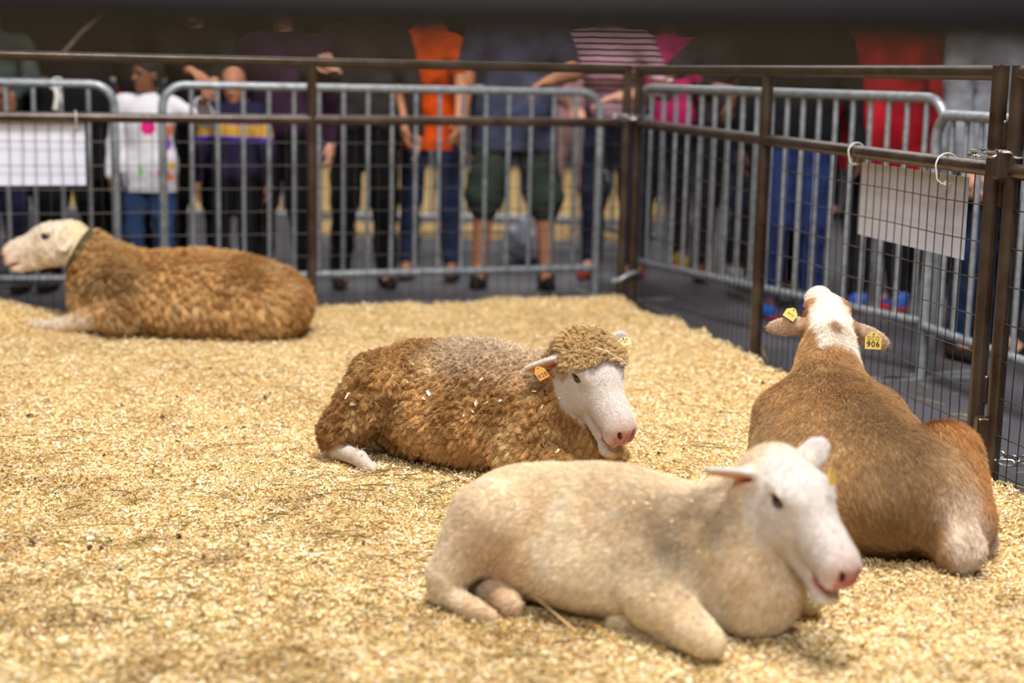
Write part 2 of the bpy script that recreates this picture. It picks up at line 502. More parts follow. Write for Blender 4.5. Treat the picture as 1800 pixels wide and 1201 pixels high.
def grow(root, V, Fc, N, name, n, w, length, cols, flow, lift, rad, segs=4, clump=None, curl=0.0, wav=0.0, colvar=0.12, tipdark=0):
    q, W4 = sample_surface(V, Fc, n, w)
    p = lerpv(V, q, W4); nn = lerpv(N, q, W4); nn /= np.maximum(np.linalg.norm(nn, axis=1), 1e-6)[:, None]
    Ls = lerpv(length, q, W4)*(0.7+0.6*rng.random(n))
    fl = lerpv(flow, q, W4); fl -= nn*(fl*nn).sum(1)[:, None]; fl /= np.maximum(np.linalg.norm(fl, axis=1), 1e-6)[:, None]
    col = lerpv(cols, q, W4)
    lf = lift if np.isscalar(lift) else lerpv(lift, q, W4)[:, None]
    d = nn*lf + fl*(1-lf) + rng.normal(0, 0.13, (n, 3))
    d /= np.linalg.norm(d, axis=1)[:, None]
    t = np.linspace(0, 1, segs+1)
    pts = p[:, None, :]+d[:, None, :]*(Ls[:, None]*t)[:, :, None] + fl[:, None, :]*(Ls[:, None]*t**2*0.25)[:, :, None]
    if clump is not None:
        scale, amt, seed, stretch = clump
        ps = p*np.array(stretch)
        f1, f2, c = voro(ps, scale, seed)
        c = c/np.array(stretch)
        cdir = c-p; cdir -= nn*(cdir*nn).sum(1)[:, None]
        pts += cdir[:, None, :]*(amt*t**1.3)[None, :, None]
        dk = ss(0.0, 0.35, f2-f1)
        col = col*(0.80+0.28*dk)[:, None]
        cid = _h((c[:, 0]*9999).astype(np.int64), (c[:, 1]*9999).astype(np.int64), (c[:, 2]*9999).astype(np.int64), 5)
        if wav:
            side = np.cross(nn, fl)
            ph = cid*6.28
            pts += (side[:, None, :]*np.sin(t[None, :]*7+ph[:, None])[:, :, None] + fl[:, None, :]*np.cos(t[None, :]*6+ph[:, None]*1.7)[:, :, None])*wav*t[None, :, None]
        col = col*(0.88+0.24*cid)[:, None]
    if curl:
        pts += rng.normal(0, 1, pts.shape)*curl*t[None, :, None]
    r = rad*(1-0.65*t)[None, :]*np.ones((n, 1))
    col = col*(1+rng.normal(0, colvar, n))[:, None]
    return hair_obj(name, pts, r, np.clip(col, 0, 1), root)

def lying(width=1.0, belly=1.0, hz=1.0):
    p = [el((0.0, 0, 0.185*hz), (0.36, 0.205*width, 0.200*hz), k=0.05, g='trunk'),
         el((-0.05, 0, 0.13*hz), (0.33, 0.225*width*belly, 0.140*hz), k=0.06, g='trunk'),
         el((-0.27, 0, 0.190*hz), (0.165, 0.165, 0.175*hz), k=0.06, g='trunk'),
         el((0.24, 0, 0.195*hz), (0.175, 0.160, 0.180*hz), k=0.06, g='trunk'),
         el((0.33, 0, 0.145*hz), (0.12, 0.12, 0.130*hz), k=0.05, g='chest')]
    return p
def hind_leg(s, hip=(-0.27, 0.13, 0.26), hock=(-0.37, 0.19, 0.075), foot=(-0.20, 0.245, 0.022), r0=0.115, r1=0.062, stif=None):
    f = lambda v: (v[0], v[1]*s, v[2])
    hk = f(hock); ft = f(foot)
    p = [rc(f(hip), hk, r0, r1, 0.035, 'thigh')]
    if stif: p.append(rc(f(hip), f(stif), r0*0.95, r0*0.72, 0.04, 'thigh'))
    ank = (hk[0]-0.005, hk[1]+0.01*s, 0.035)
    p += [rc(hk, ank, r1*0.6, 0.034, 0.03, 'leg'), rc(ank, ft, 0.030, 0.024, 0.015, 'leg'),
          rc(ft, (ft[0]+0.05, ft[1]+0.005*s, 0.014), 0.024, 0.017, 0.012, 'hoof')]
    return p
def fore_leg(s, elbow=(0.20, 0.15, 0.10), knee=(0.40, 0.14, 0.045), foot=(0.24, 0.16, 0.02), sh=(0.25, 0.12, 0.22)):
    f = lambda v: (v[0], v[1]*s, v[2])
    e, k, t = f(elbow), f(knee), f(foot)
    return [rc(f(sh), e, 0.095, 0.075, 0.04, 'shoulder'), rc(e, k, 0.062, 0.038, 0.03, 'foreleg'),
            rc(k, t, 0.030, 0.022, 0.012, 'leg'), rc(t, (t[0]-0.045, t[1], 0.014), 0.024, 0.017, 0.01, 'hoof')]
ONLY = None
def base_res(ctx, col):
    n = len(ctx['V'])
    return dict(col=np.tile(np.asarray(col, np.float32), (n, 1)), wool=np.zeros(n), flow=np.tile(np.array([-0.75, 0, -0.65]), (n, 1)), len=np.full(n, 0.01))
def face_paint(ctx, c, white, pink=L3(226, 170, 160), nose=L3(206, 140, 138), lip=L3(200, 130, 128), dark=L3(70, 38, 38), earpink=L3(232, 176, 150)):
    H = ctx['Hh']; d = ctx['d']
    c = mixc(c, white, ss(0.03, 0.012, d('head')))
    c = mixc(c, white, ss(0.008, 0.0, d('ear')))
    front = ss(0.240, 0.258, H[:, 0])*ss(-0.112, -0.098, H[:, 2])*ss(0.034, 0.022, np.abs(H[:, 1]))*ss(-0.052, -0.066, H[:, 2])
    c = mixc(c, nose, front*0.95)
    c = mixc(c, lip, ss(0.007, 0.002, d('mouth'))*ss(0.195, 0.205, H[:, 0]))
    c = mixc(c, pink, 0.2*ss(0.205, 0.25, H[:, 0])*ss(0.04, 0.02, d('nose')))
    c = mixc(c, dark, ss(0.0022, 0.0002, d('nostril'))*0.9*(0.25+0.75*ss(0.006, 0.010, np.abs(H[:, 1]))))
    c = mixc(c, dark*1.6, ss(-0.0002, -0.004, d('mouth')+0.002)*ss(0.195, 0.205, H[:, 0]))
    c = mixc(c, earpink, ss(0.003, 0.0008, d('earin')))
    c = mixc(c, pink*0.55, ss(0.0035, 0.001, d('socket'))*0.8)
    # tear line
    tl = np.minimum(np.linalg.norm(H-np.array((0.098, 0.052, -0.044)), axis=1), np.linalg.norm(H-np.array((0.098, -0.052, -0.044)), axis=1))
    c = mixc(c, pink*0.6, 0.5*ss(0.010, 0.003, tl))
    return c

def head_mask(ctx):          # 1 on the short-haired face and ears
    d = ctx['d']
    dh = np.minimum(np.minimum(d('head'), d('nose')), np.minimum(d('lip'), d('lid')))
    return np.maximum(ss(0.028, 0.012, dh), ss(0.014, 0.004, d('ear')))

def plate(ctx, pos, nrm, up, w, h, material, lines, hole=True, label=None, size=(0.013, 0.018)):
    """house-shaped ear tag hanging at pos (world)"""
    root = ctx['root']
    n = Vector(nrm).normalized(); u = Vector(up); u = (u-n*u.dot(n)).normalized(); r = u.cross(n)
    Wm = Matrix((r, u, n)).transposed().to_4x4(); Wm.translation = Vector(pos)
    Lm = Matrix.Translation(root.location) @ Matrix.Rotation(root.rotation_euler.z, 4, 'Z')
    Lm = Lm.inverted() @ Wm
    prof = [(-w*0.5, -h*0.52), (w*0.5, -h*0.52), (w*0.52, h*0.12), (w*0.12, h*0.48), (-w*0.12, h*0.48), (-w*0.52, h*0.12)]
    t = 0.0012
    vs = [(x, y, -t) for x, y in prof]+[(x, y, t) for x, y in prof]
    k = len(prof)
    fs = [tuple(range(k-1, -1, -1)), tuple(range(k, 2*k))]+[(i, (i+1) % k, k+(i+1) % k, k+i) for i in range(k)]
    b = MB().add(vs, fs)
    o = b.build('ear_tag', material, root, smooth=False)
    o.matrix_basis = Lm
    if label: o['label'] = label
    s = MB().tube([(0, h*0.34, -0.004), (0, h*0.34, 0.0026)], 0.0022, 10)
    so = s.build('stud', M['ink'], o)
    for txt, y, sz, mt in lines:
        cu = bpy.data.curves.new('number', 'FONT'); cu.body = txt; cu.size = sz; cu.align_x = 'CENTER'; cu.align_y = 'CENTER'
        cu.extrude = 0.0002; cu.offset = 0.0004; cu.space_character = 1.15
        cu.materials.append(mt)
        tmp = bpy.data.objects.new('tmp', cu); me = bpy.data.meshes.new_from_object(tmp); bpy.data.objects.remove(tmp)
        to = bpy.data.objects.new('number', me); COL.objects.link(to); to.parent = o
        to.location = (0, y, t+0.0004)
    return o

# ---- middle sheep: brown wool, white face, looking at the camera ----
def mid_colour(ctx):
    V, N, H, d = ctx['V'], ctx['N'], ctx['H'], ctx['d']
    r = base_res(ctx, L3(204, 160, 104))
    n1 = fbm(V, 5, 4, 3); n2 = fbm(V, 14, 3, 9)
    c = r['col']
    c = mixc(c, L3(158, 114, 66), ss(0.42, 0.62, n1))
    c = mixc(c, L3(214, 182, 126), ss(0.52, 0.7, n2)*0.7)
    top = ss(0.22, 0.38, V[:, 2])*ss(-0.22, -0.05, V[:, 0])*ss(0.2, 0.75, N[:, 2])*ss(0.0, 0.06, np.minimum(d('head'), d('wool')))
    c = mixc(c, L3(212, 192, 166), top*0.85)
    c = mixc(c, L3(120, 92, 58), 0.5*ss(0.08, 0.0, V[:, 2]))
    face = head_mask(ctx)*ss(0.0, 0.016, H[:, 0]+0.22*(H[:, 2]+0.05))
    ear = ss(0.014, 0.005, d('ear'))*ss(0.050, 0.062, np.abs(H[:, 1]))
    wooltop = ss(0.022, 0.008, d('wool'))*ss(0.100, 0.086, H[:, 0]+0.020*(n2-0.5)*2+0.25*np.maximum(np.abs(H[:, 1])-0.02, 0))*ss(-0.036, -0.022, H[:, 2]+0.30*H[:, 0])
    wooltop = ss(0.25, 0.55, wooltop)*ss(0.013, 0.021, d('socket'))*ss(0.004, 0.012, d('lid'))
    face = np.maximum(ss(0.3, 0.7, face)*(1-wooltop), ear)
    neckd = ss(0.05, 0.0, np.abs(H[:, 0]+0.03))*ss(0.10, 0.06, d('head'))
    c = mixc(c, L3(120, 100, 66), 0.45*neckd*(1-face))
    c = mixc(c, L3(218, 186, 134), wooltop*(1-ear))
    leg = np.maximum(ss(0.012, 0.002, d('leg')), ss(0.01, 0.002, d('hoof')))*ss(0.09, 0.055, V[:, 2])*ss(-0.2, -0.1, -V[:, 0]-0.02)
    c = mixc(c, L3(206, 192, 180), leg)
    skin = face_paint(ctx, c, L3(220, 210, 202))
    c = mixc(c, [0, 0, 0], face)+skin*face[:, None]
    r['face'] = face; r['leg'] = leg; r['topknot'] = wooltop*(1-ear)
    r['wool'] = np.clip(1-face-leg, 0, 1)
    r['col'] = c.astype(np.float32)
    fl = r['flow'].copy()
    fl[:, 0] = -0.35; fl[:, 2] = -0.9
    r['flow'] = fl
    thin = ss(0.25, 0.8, N[:, 2])*ss(0.2, 0.3, V[:, 2])
    r['len'] = 0.0105*(1-0.2*thin)
    r['thin'] = thin
    return r
def wool_disp(ctx, V, N, r, amp=0.017, scale=62, seed=4, stretch=(1, 1, 0.55)):
    w = r['wool']; m = w > 0.02
    out = V.copy()
    f1, f2, _ = voro(V[m]*np.array(stretch)+0.010*np.stack([noise(V[m], 60, s) for s in (1, 2, 3)], 1), scale, seed)
    hgt = ss(0.0, 0.55, f2-f1)
    big = fbm(V[m], 18, 3, 8)
    out[m] += N[m]*((hgt*amp*0.7 + (big-0.5)*amp*0.7 + 0.004)*w[m])[:, None]
    return out
def mid_hair(ctx, V, Fc, N, r, root):
    body = r['wool']*(1-r['topknot'])*ss(-0.004, 0.01, V[:, 2])
    grow(root, V, Fc, N, 'fleece', 230000, body, r['len'], r['col']*1.02, r['flow'], 0.62, 0.00055, 5, clump=(62, 0.40, 4, (1, 1, 0.55)), wav=0.0022, curl=0.0007)
    tk = r['topknot']*1.0
    grow(root, V, Fc, N, 'topknot_wool', 24000, tk, np.full(len(V), 0.0125), r['col'], r['flow'], 0.9, 0.00055, 6, clump=(95, 0.85, 21, (1, 1, 1)), wav=0.0035, curl=0.0010)
    gm = r['face']*ss(0.003, 0.007, ctx['d']('socket'))*ss(0.0, 0.004, ctx['d']('mouth'))*ss(0.0, 0.003, ctx['d']('nostril'))
    fl = np.tile(ctx['Hs'][:3, 0]*-1.0, (len(V), 1))
    grow(root, V, Fc, N, 'face_hair', 32000, gm, np.full(len(V), 0.0055), r['col'], fl, 0.28, 0.00032, 3, curl=0.0004, colvar=0.05)

bodyM = lying(1.0, 1.04, 0.97) + [el((-0.02, 0, 0.225), (0.27, 0.15, 0.150), k=0.06, g='trunk'), rc((0.30, 0, 0.20), (0.37, 0, 0.12), 0.12, 0.10, 0.05, 'chest')]
bodyM += hind_leg(-1, hip=(-0.290, 0.155, 0.245), hock=(-0.385, 0.250, 0.090), foot=(-0.25, 0.335, 0.040), r0=0.100, r1=0.062)
bodyM += hind_leg(1, hip=(-0.27, 0.10, 0.22), hock=(-0.33, 0.16, 0.09), foot=(-0.2, 0.22, 0.022))
bodyM += fore_leg(-1, elbow=(0.24, 0.175, 0.095), knee=(0.40, 0.17, 0.05), foot=(0.25, 0.15, 0.02)) + fore_leg(1)
pM = G(820, 790, 0.0)
M_LOC = (-0.085, 4.64, 0.0)
def post_mid(ctx):
    Hs = ctx['Hs']; Hw = ctx['Hw']
    def hw(x, y, z): return tuple((Hw@np.array((x, y, z, 1)))[:3])
    plate(ctx, P(950, 655, 4.27), (0.1, -0.75, 0.55), (-0.45, 0.1, 0.8), 0.032, 0.042, M['tag_orange'],
          [('GCO', 0.002, 0.011, M['ink_faint']), ('928', -0.011, 0.0175, M['ink'])], label='orange ear tag numbered 928')
    plate(ctx, P(1097, 600, 4.40), (0.1, -0.95, 0.25), (-0.3, 0, 0.9), 0.036, 0.026, M['tag_cream'],
          [('928', 0.0, 0.014, M['ink_faint'])], label='pale cream ear tag')
    t = MB()
    for i in range(8):
        a = (i-3.5)/3.5; x = 0.229-0.014*a*a; y = a*0.0185
        q = (Hs@np.array((x+0.004, y, -0.1465, 1)))[:3]
        t.box(q, (0.0046, 0.0046, 0.008), rot=Matrix([list(v) for v in Hs[:3, :3]]).to_3x3())
    t.build('teeth', M['tooth'], ctx['root'])
    g = MB(); pth = [tuple((Hs@np.array((x, 0, z, 1)))[:3]) for x, z in ((0.17, -0.128), (0.20, -0.132), (0.222, -0.139), (0.230, -0.143))]
    g.tube(pth, [0.014, 0.014, 0.012, 0.005], 12).build('tongue', M['tongue'], ctx['root'])

SHEEP = {}
headM = head_at(1012, 664, 4.30, (0.42, -0.71, -0.57), (0.20, -0.50, 0.75), 1.09)
if ONLY is None or 'M' in ONLY:
    SHEEP['M'] = build_sheep('sheep', 'brown woolly sheep with white face and curly topknot lying behind the cream sheep', M_LOC, math.radians(-29), 0.92,
        bodyM, headM, (0.30, -0.02, 0.23),
        dict(ears=(((-0.35, 1.0, 0.12), (-0.8, 0.1, -0.35), 0.85), ((-0.10, -1.0, -0.28), (0.95, 0, -0.35), 0)), mouth=2.2, earlen=0.062, topknot=1),
        mid_colour, mid_hair, voxel=0.0042, post=post_mid, disp=wool_disp, head_scale=1.09, neck_r=(0.075, 0.125))

# ---- foreground cream sheep ----
def front_colour(ctx):
    V, N, H, d = ctx['V'], ctx['N'], ctx['H'], ctx['d']
    r = base_res(ctx, L3(238, 219, 186))
    n1 = fbm(V, 6, 4, 13); n2 = fbm(V, 22, 3, 19)
    c = r['col']
    c = mixc(c, L3(222, 192, 150), ss(0.45, 0.65, n1)*0.7)
    c = mixc(c, L3(244, 232, 210), ss(0.5, 0.7, n2)*0.5)
    dirt = np.exp(-(((V[:, 0]-0.17)/0.10)**2+((V[:, 2]-0.25)/0.09)**2))*ss(0.0, -0.6, N[:, 1])
    c = mixc(c, L3(128, 106, 84), np.clip(dirt*(0.35+1.1*n2), 0, 0.75))
    d2 = np.exp(-(((V[:, 0]+0.02)/0.20)**2+((V[:, 2]-0.33)/0.08)**2))
    c = mixc(c, L3(176, 146, 112), np.clip(d2*(0.1+0.5*n1), 0, 0.4))
    c = mixc(c, L3(240, 222, 196), ss(0.01, -0.005, d('thigh'))*0.45)
    c = mixc(c, L3(200, 140, 90), 0.35*ss(0.10, 0.02, np.abs(V[:, 0]+0.20))*ss(0.18, 0.1, V[:, 2]))
    yl = np.exp(-(((H[:, 0]-0.02)/0.05)**2+((H[:, 2]+0.19)/0.04)**2))*ss(0.10, 0.05, d('head'))*ss(0.09, 0.05, np.abs(H[:, 1]))
    c = mixc(c, L3(206, 156, 74), np.clip(yl, 0, 0.55)*ss(0.01, 0.05, d('head')+0.02))
    face = head_mask(ctx)
    c = mixc(c, L3(234, 216, 192), ss(0.10, 0.02, d('head'))*0.6)
    skin = face_paint(ctx, c, L3(212, 203, 197), nose=L3(186, 108, 112))
    c = mixc(c, [0, 0, 0], face)+skin*face[:, None]
    ring = ss(0.012, 0.004, d('socket'))
    r['face'] = face; r['wool'] = 1-face
    r['col'] = np.clip(c, 0, 1).astype(np.float32)
    r['len'] = 0.004*(1-face)+0.0035
    return r
def short_hair(n, rad=0.00045, lift=0.25, seedscale=(60, 0.35, 31, (1, 1, 1)), cv=0.10):
    def f(ctx, V, Fc, N, r, root):
        w = (0.35+0.65*r['wool'])*ss(-0.004, 0.01, V[:, 2])*ss(0.003, 0.007, ctx['d']('socket'))*ss(0.0, 0.004, ctx['d']('mouth'))*ss(0.0, 0.003, ctx['d']('nostril'))*ss(0.0005, 0.003, ctx['d']('earin'))
        face = r['face']
        fl = r['flow']*(1-face)[:, None] + (-ctx['Hs'][:3, 0])[None, :]*face[:, None]
        grow(root, V, Fc, N, 'coat_hair', n, w, r['len'], r['col'], fl, lift, rad, 3, clump=seedscale, curl=0.0006, colvar=cv)
    return f
def soft_disp(ctx, V, N, r):
    w = r['wool']
    return V + N*((fbm(V, 16, 3, 8)-0.5)*0.010*w)[:, None]
bodyF = lying(0.98, 1.0, 0.84) + [rc((0.26, -0.03, 0.18), (0.36, -0.04, 0.10), 0.130, 0.100, 0.05, 'chest'), el((-0.05, 0, 0.20), (0.27, 0.14, 0.135), k=0.06, g='trunk')]
bodyF += hind_leg(-1, hip=(-0.295, 0.145, 0.205), hock=(-0.365, 0.210, 0.075), foot=(-0.26, 0.275, 0.022), r0=0.098, r1=0.052)
bodyF += [rc((-0.33, -0.10, 0.035), (-0.19, -0.215, 0.030), 0.034, 0.028, 0.015, 'leg')]
bodyF += hind_leg(1, hip=(-0.25, 0.10, 0.165), hock=(-0.33, 0.16, 0.09), foot=(-0.2, 0.22, 0.022))
bodyF += fore_leg(-1, elbow=(0.17, 0.19, 0.10), knee=(0.325, 0.275, 0.050), foot=(0.10, 0.17, 0.020), sh=(0.20, 0.12, 0.18)) + fore_leg(1, elbow=(0.24, 0.15, 0.10), knee=(0.43, 0.15, 0.045))
F_LOC = (0.250, 3.36, 0.0)
headF = head_at(1363, 881, 3.07, (0.43, -0.76, -0.46), (0.20, -0.4, 0.85), 1.05)
def post_front(ctx):
    plate(ctx, P(1462, 836, 3.06), (0.75, -0.6, 0.1), (-0.45, 0, 0.9), 0.028, 0.034, M['tag_yellow'], [], label='yellow ear tag seen edge on')
if ONLY is None or 'F' in ONLY:
    SHEEP['F'] = build_sheep('sheep', 'cream short-coated sheep lying in front, nearest the camera', F_LOC, math.radians(-26), 0.90,
        bodyF, headF, (0.31, 0.0, 0.235),
        dict(ears=(((-0.25, 0.75, 0.75), (-0.5, 0.9, -0.3), 0.72), ((-0.35, -1.0, 0.02), (0.75, -0.1, -0.65), 0)), mouth=1.5, earlen=0.060),
        front_colour, short_hair(170000, 0.00045, 0.35, (90, 0.2, 31, (1, 1, 1)), 0.07), voxel=0.0055, post=post_front, disp=soft_disp, head_scale=1.05, neck_r=(0.075, 0.135))

# ---- left sheep: fawn wool, white head in profile, collar ----
def left_colour(ctx):
    V, N, H, d = ctx['V'], ctx['N'], ctx['H'], ctx['d']
    B = ctx['B']
    r = base_res(ctx, L3(220, 174, 114))
    n1 = fbm(V, 4, 4, 23); n2 = fbm(V, 14, 3, 29)
    c = r['col']
    c = mixc(c, L3(184, 136, 80), ss(0.45, 0.65, n1))
    c = mixc(c, L3(226, 192, 142), ss(0.5, 0.7, n2)*0.5)
    c = mixc(c, L3(112, 86, 54), 0.75*np.exp(-(((B[:, 0]-0.27)/0.10)**2+((B[:, 2]-0.19)/0.08)**2)))
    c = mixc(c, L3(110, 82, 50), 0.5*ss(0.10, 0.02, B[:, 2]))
    neck = ss(0.03, 0.0, np.minimum(d('neck'), d('head')))*ss(0.0, 0.02, NECK_PLANE(B))
    chest = ss(0.20, 0.13, B[:, 2])*ss(0.22, 0.30, B[:, 0])
    c = mixc(c, L3(222, 182, 128), np.clip(chest, 0, 1)*0.9)
    c = mixc(c, L3(236, 214, 176), neck)
    leg = np.maximum(ss(0.012, 0.002, d('leg')), ss(0.01, 0.002, d('hoof')))*ss(0.10, 0.06, B[:, 2])
    c = mixc(c, L3(226, 208, 186), leg)
    face = head_mask(ctx)
    skin = face_paint(ctx, c, L3(238, 222, 200))
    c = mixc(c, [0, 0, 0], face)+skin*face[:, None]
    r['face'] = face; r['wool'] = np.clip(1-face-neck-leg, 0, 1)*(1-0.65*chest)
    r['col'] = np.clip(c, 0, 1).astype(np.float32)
    fl = np.tile(np.array([-0.35, 0, -0.9]), (len(V), 1)); r['flow'] = fl
    r['len'] = 0.004+0.018*r['wool']
    return r
COLLAR_C = np.array((0.440, 0, 0.245)); COLLAR_N = np.array((0.88, 0, 0.47)); COLLAR_N = COLLAR_N/np.linalg.norm(COLLAR_N)
def NECK_PLANE(B): return (B-COLLAR_C)@COLLAR_N
def left_hair(ctx, V, Fc, N, r, root):
    w = (0.25+0.75*r['wool'])*ss(-0.004, 0.01, V[:, 2])*ss(0.003, 0.007, ctx['d']('socket'))
    grow(root, V, Fc, N, 'fleece', 150000, w, r['len'], r['col'], r['flow'], 0.5, 0.0009, 4, clump=(40, 0.55, 5, (1, 1, 0.5)), wav=0.004, curl=0.0008)
bodyL = lying(0.95, 1.0, 0.74) + [rc((0.30, 0, 0.18), (0.36, 0, 0.12), 0.110, 0.10, 0.05, 'chest'), el((-0.04, 0, 0.14), (0.30, 0.15, 0.135), k=0.06, g='trunk')]
bodyL[2] = el((-0.25, 0, 0.115), (0.185, 0.165, 0.125), k=0.06, g='trunk')
bodyL += [el((-0.26, 0.10, 0.10), (0.17, 0.13, 0.115), k=0.05, g='trunk'), el((-0.24, -0.10, 0.10), (0.17, 0.12, 0.115), k=0.05, g='trunk')]
bodyL += [rc((0.27, 0.12, 0.18), (0.25, 0.17, 0.09), 0.09, 0.075, 0.04, 'shoulder'), rc((0.28, 0.16, 0.08), (0.47, 0.15, 0.036), 0.052, 0.026, 0.03, 'leg'),
          rc((0.47, 0.15, 0.036), (0.66, 0.15, 0.026), 0.024, 0.014, 0.015, 'leg'), rc((0.66, 0.15, 0.026), (0.74, 0.14, 0.018), 0.020, 0.015, 0.012, 'hoof')]
bodyL += fore_leg(-1, sh=(0.25, 0.12, 0.14))
L_LOC = (-1.40, 6.86, 0.0)
headL = ((-1.955, 6.88, 0.470), (-0.96, -0.10, -0.22), (-0.22, 0, 0.97))
def post_left(ctx):
    s = ctx['scale']; root = ctx['root']
    # collar: ring fitted to the neck surface
    C = COLLAR_C*s; n = COLLAR_N; u = np.cross(n, (0, 1, 0)); u /= np.linalg.norm(u); v = np.cross(n, u)
    path = []; K = 48
    # shift the centre to the neck axis inside the plane
    ax = ctx['prims']; nk = [p for p in ax if (p[0] == 'rc' and p[6] == 'neck')]
    def inside(c): return sdf(ctx['prims'], c[None])[0]
    best = min(((inside(C+u*t), t) for t in np.linspace(-0.12, 0.12, 49)))
    C = C+u*best[1]
    for i in range(K):
        a = 2*math.pi*i/K; dr = u*math.cos(a)+v*math.sin(a)
        rr = np.linspace(0.02, 0.2, 120); dd = sdf(ctx['prims'], C[None]+dr[None]*rr[:, None])
        k = np.argmax(dd > 0); path.append(C+dr*(rr[k]+0.008))
    vs = []; fs = []
    for p in path:
        o = (p-C)/np.linalg.norm(p-C)
        for w, t in ((-0.022, 0), (0.022, 0), (0.022, 0.006), (-0.022, 0.006)): vs.append(p+n*w+o*t)
    for i in range(K):
        j = (i+1) % K
        for q in range(4): fs.append((i*4+q, i*4+(q+1) % 4, j*4+(q+1) % 4, j*4+q))
    c = MB().add(vs, fs).build('collar', M['collar'], root)
    p = path[3 % K]; p = max(path, key=lambda q: q[2])
    b = MB().box(p+n*0.0, (0.03, 0.035, 0.008), rot=Matrix.Rotation(0.6, 3, 'Y')); b.build('buckle', M['galv'], c, smooth=False)
if ONLY is None or 'L' in ONLY:
    SHEEP['L'] = build_sheep('sheep', 'fawn woolly sheep wearing an olive collar, lying in profile by the back fence', L_LOC, math.radians(180), 1.16,
        bodyL, headL, (0.29, 0.0, 0.175),
        dict(ears=(((0.25, 0.75, -0.75), (-0.2, -0.8, -0.7), 0), ((-0.1, -0.7, -0.5), (0.8, 0.2, 0.1), 0)), mouth=0.1, earlen=0.045),
        left_colour, left_hair, voxel=0.008, post=post_left, disp=lambda c, V, N, r: wool_disp(c, V, N, r, 0.020, 40, 5, (1, 1, 0.5)), head_scale=1.14, neck_r=(0.070, 0.115))

# ---- right sheep: tan coat, seen from behind ----
def right_colour(ctx):
    V, N, H, d = ctx['V'], ctx['N'], ctx['H'], ctx['d']
    r = base_res(ctx, L3(186, 142, 92))
    n1 = fbm(V, 5, 4, 33); n2 = fbm(V, 30, 3, 39); n3 = fbm(V, 12, 4, 41)
    c = r['col']
    c = mixc(c, L3(154, 120, 82), ss(0.40, 0.65, n1)*0.8)
    c = mixc(c, L3(202, 164, 118), ss(0.5, 0.72, n2)*0.5)
    c = mixc(c, L3(132, 104, 72), 0.75*ss(0.25, -0.2, V[:, 0])*ss(0.16, 0.02, np.abs(V[:, 1])))
    c = mixc(c, L3(196, 134, 76), ss(0.0, -0.01, d('thigh')-0.006)*ss(-0.10, -0.16, V[:, 1])*0.85)
    # white patch running down between rump and right thigh
    pd = np.abs(V[:, 1]-(-0.155-0.25*(0.14-V[:, 2])*0.4))
    wp = ss(0.30, 0.13, V[:, 2])*ss(0.095, 0.03, pd+0.16*(n3-0.5))*ss(-0.24, -0.33, V[:, 0])
    c = mixc(c, L3(232, 214, 194), np.clip(wp*(0.35+0.8*ss(0.25, 0.02, V[:, 2])), 0, 0.95))
    leg = np.maximum(ss(0.012, 0.002, d('leg')), ss(0.01, 0.002, d('hoof')))*ss(0.10, 0.06, V[:, 2])
    c = mixc(c, L3(222, 204, 182), leg)
    c = mixc(c, L3(226, 208, 186), ss(0.02, 0.0, d('whiteleg')))
    face = head_mask(ctx)
    hw = ss(0.04, 0.005, d('head'))
    nb = fbm(H, 30, 4, 45)
    w = np.clip(ss(-0.205, -0.150, H[:, 0]+0.05*(nb-0.5)+0.12*np.abs(H[:, 1]))*ss(0.065, 0.050, np.abs(H[:, 1])+0.02*(nb-0.5)), 0, 1)*ss(0.07, 0.04, np.minimum(d('head'), d('neck')))
    w = np.maximum(w, hw*ss(0.062, 0.045, np.abs(H[:, 1])))
    c = mixc(c, L3(238, 226, 208), w)
    sp = np.exp(-(((H[:, 0]+0.072)/0.030)**2+(H[:, 1]/0.014)**2))*ss(0.32, 0.52, nb+0.1)
    c = mixc(c, L3(150, 100, 58), np.clip(sp*1.4, 0, 0.9))
    es = np.exp(-(((H[:, 0]-0.07)/0.028)**2+((np.abs(H[:, 1])-0.052)/0.016)**2))
    c = mixc(c, L3(160, 108, 62), np.clip(es*1.2, 0, 0.9))
    er = ss(0.008, 0.002, d('ear'))*ss(0.058, 0.078, np.abs(H[:, 1]))*ss(0.02, -0.015, H[:, 2]+0.020*0)
    c = mixc(c, L3(206, 176, 150), er)
    c = mixc(c, L3(150, 110, 78), er*ss(0.095, 0.070, np.abs(H[:, 1])))
    c2 = face_paint(ctx, c, L3(238, 226, 208)); front = ss(0.15, 0.19, H[:, 0])
    c = mixc(c, [0, 0, 0], front)+c2*front[:, None]
    r['face'] = face; r['wool'] = 1-0.7*face
    r['col'] = np.clip(c, 0, 1).astype(np.float32)
    r['len'] = 0.012*(1-face)+0.004+0.006*ss(0.01, -0.01, d('thigh'))
    return r
bodyR = [el((0.04, 0.01, 0.185), (0.40, 0.205, 0.165), k=0.06, g='trunk'),
         el((-0.02, 0.06, 0.130), (0.33, 0.21, 0.140), k=0.06, g='trunk'),
         el((-0.26, -0.02, 0.150), (0.19, 0.20, 0.155), k=0.06, g='trunk'),
         el((0.25, 0.0, 0.205), (0.20, 0.150, 0.145), k=0.08, g='trunk'),
         rc((0.30, 0, 0.17), (0.40, 0, 0.13), 0.11, 0.09, 0.05, 'chest')]
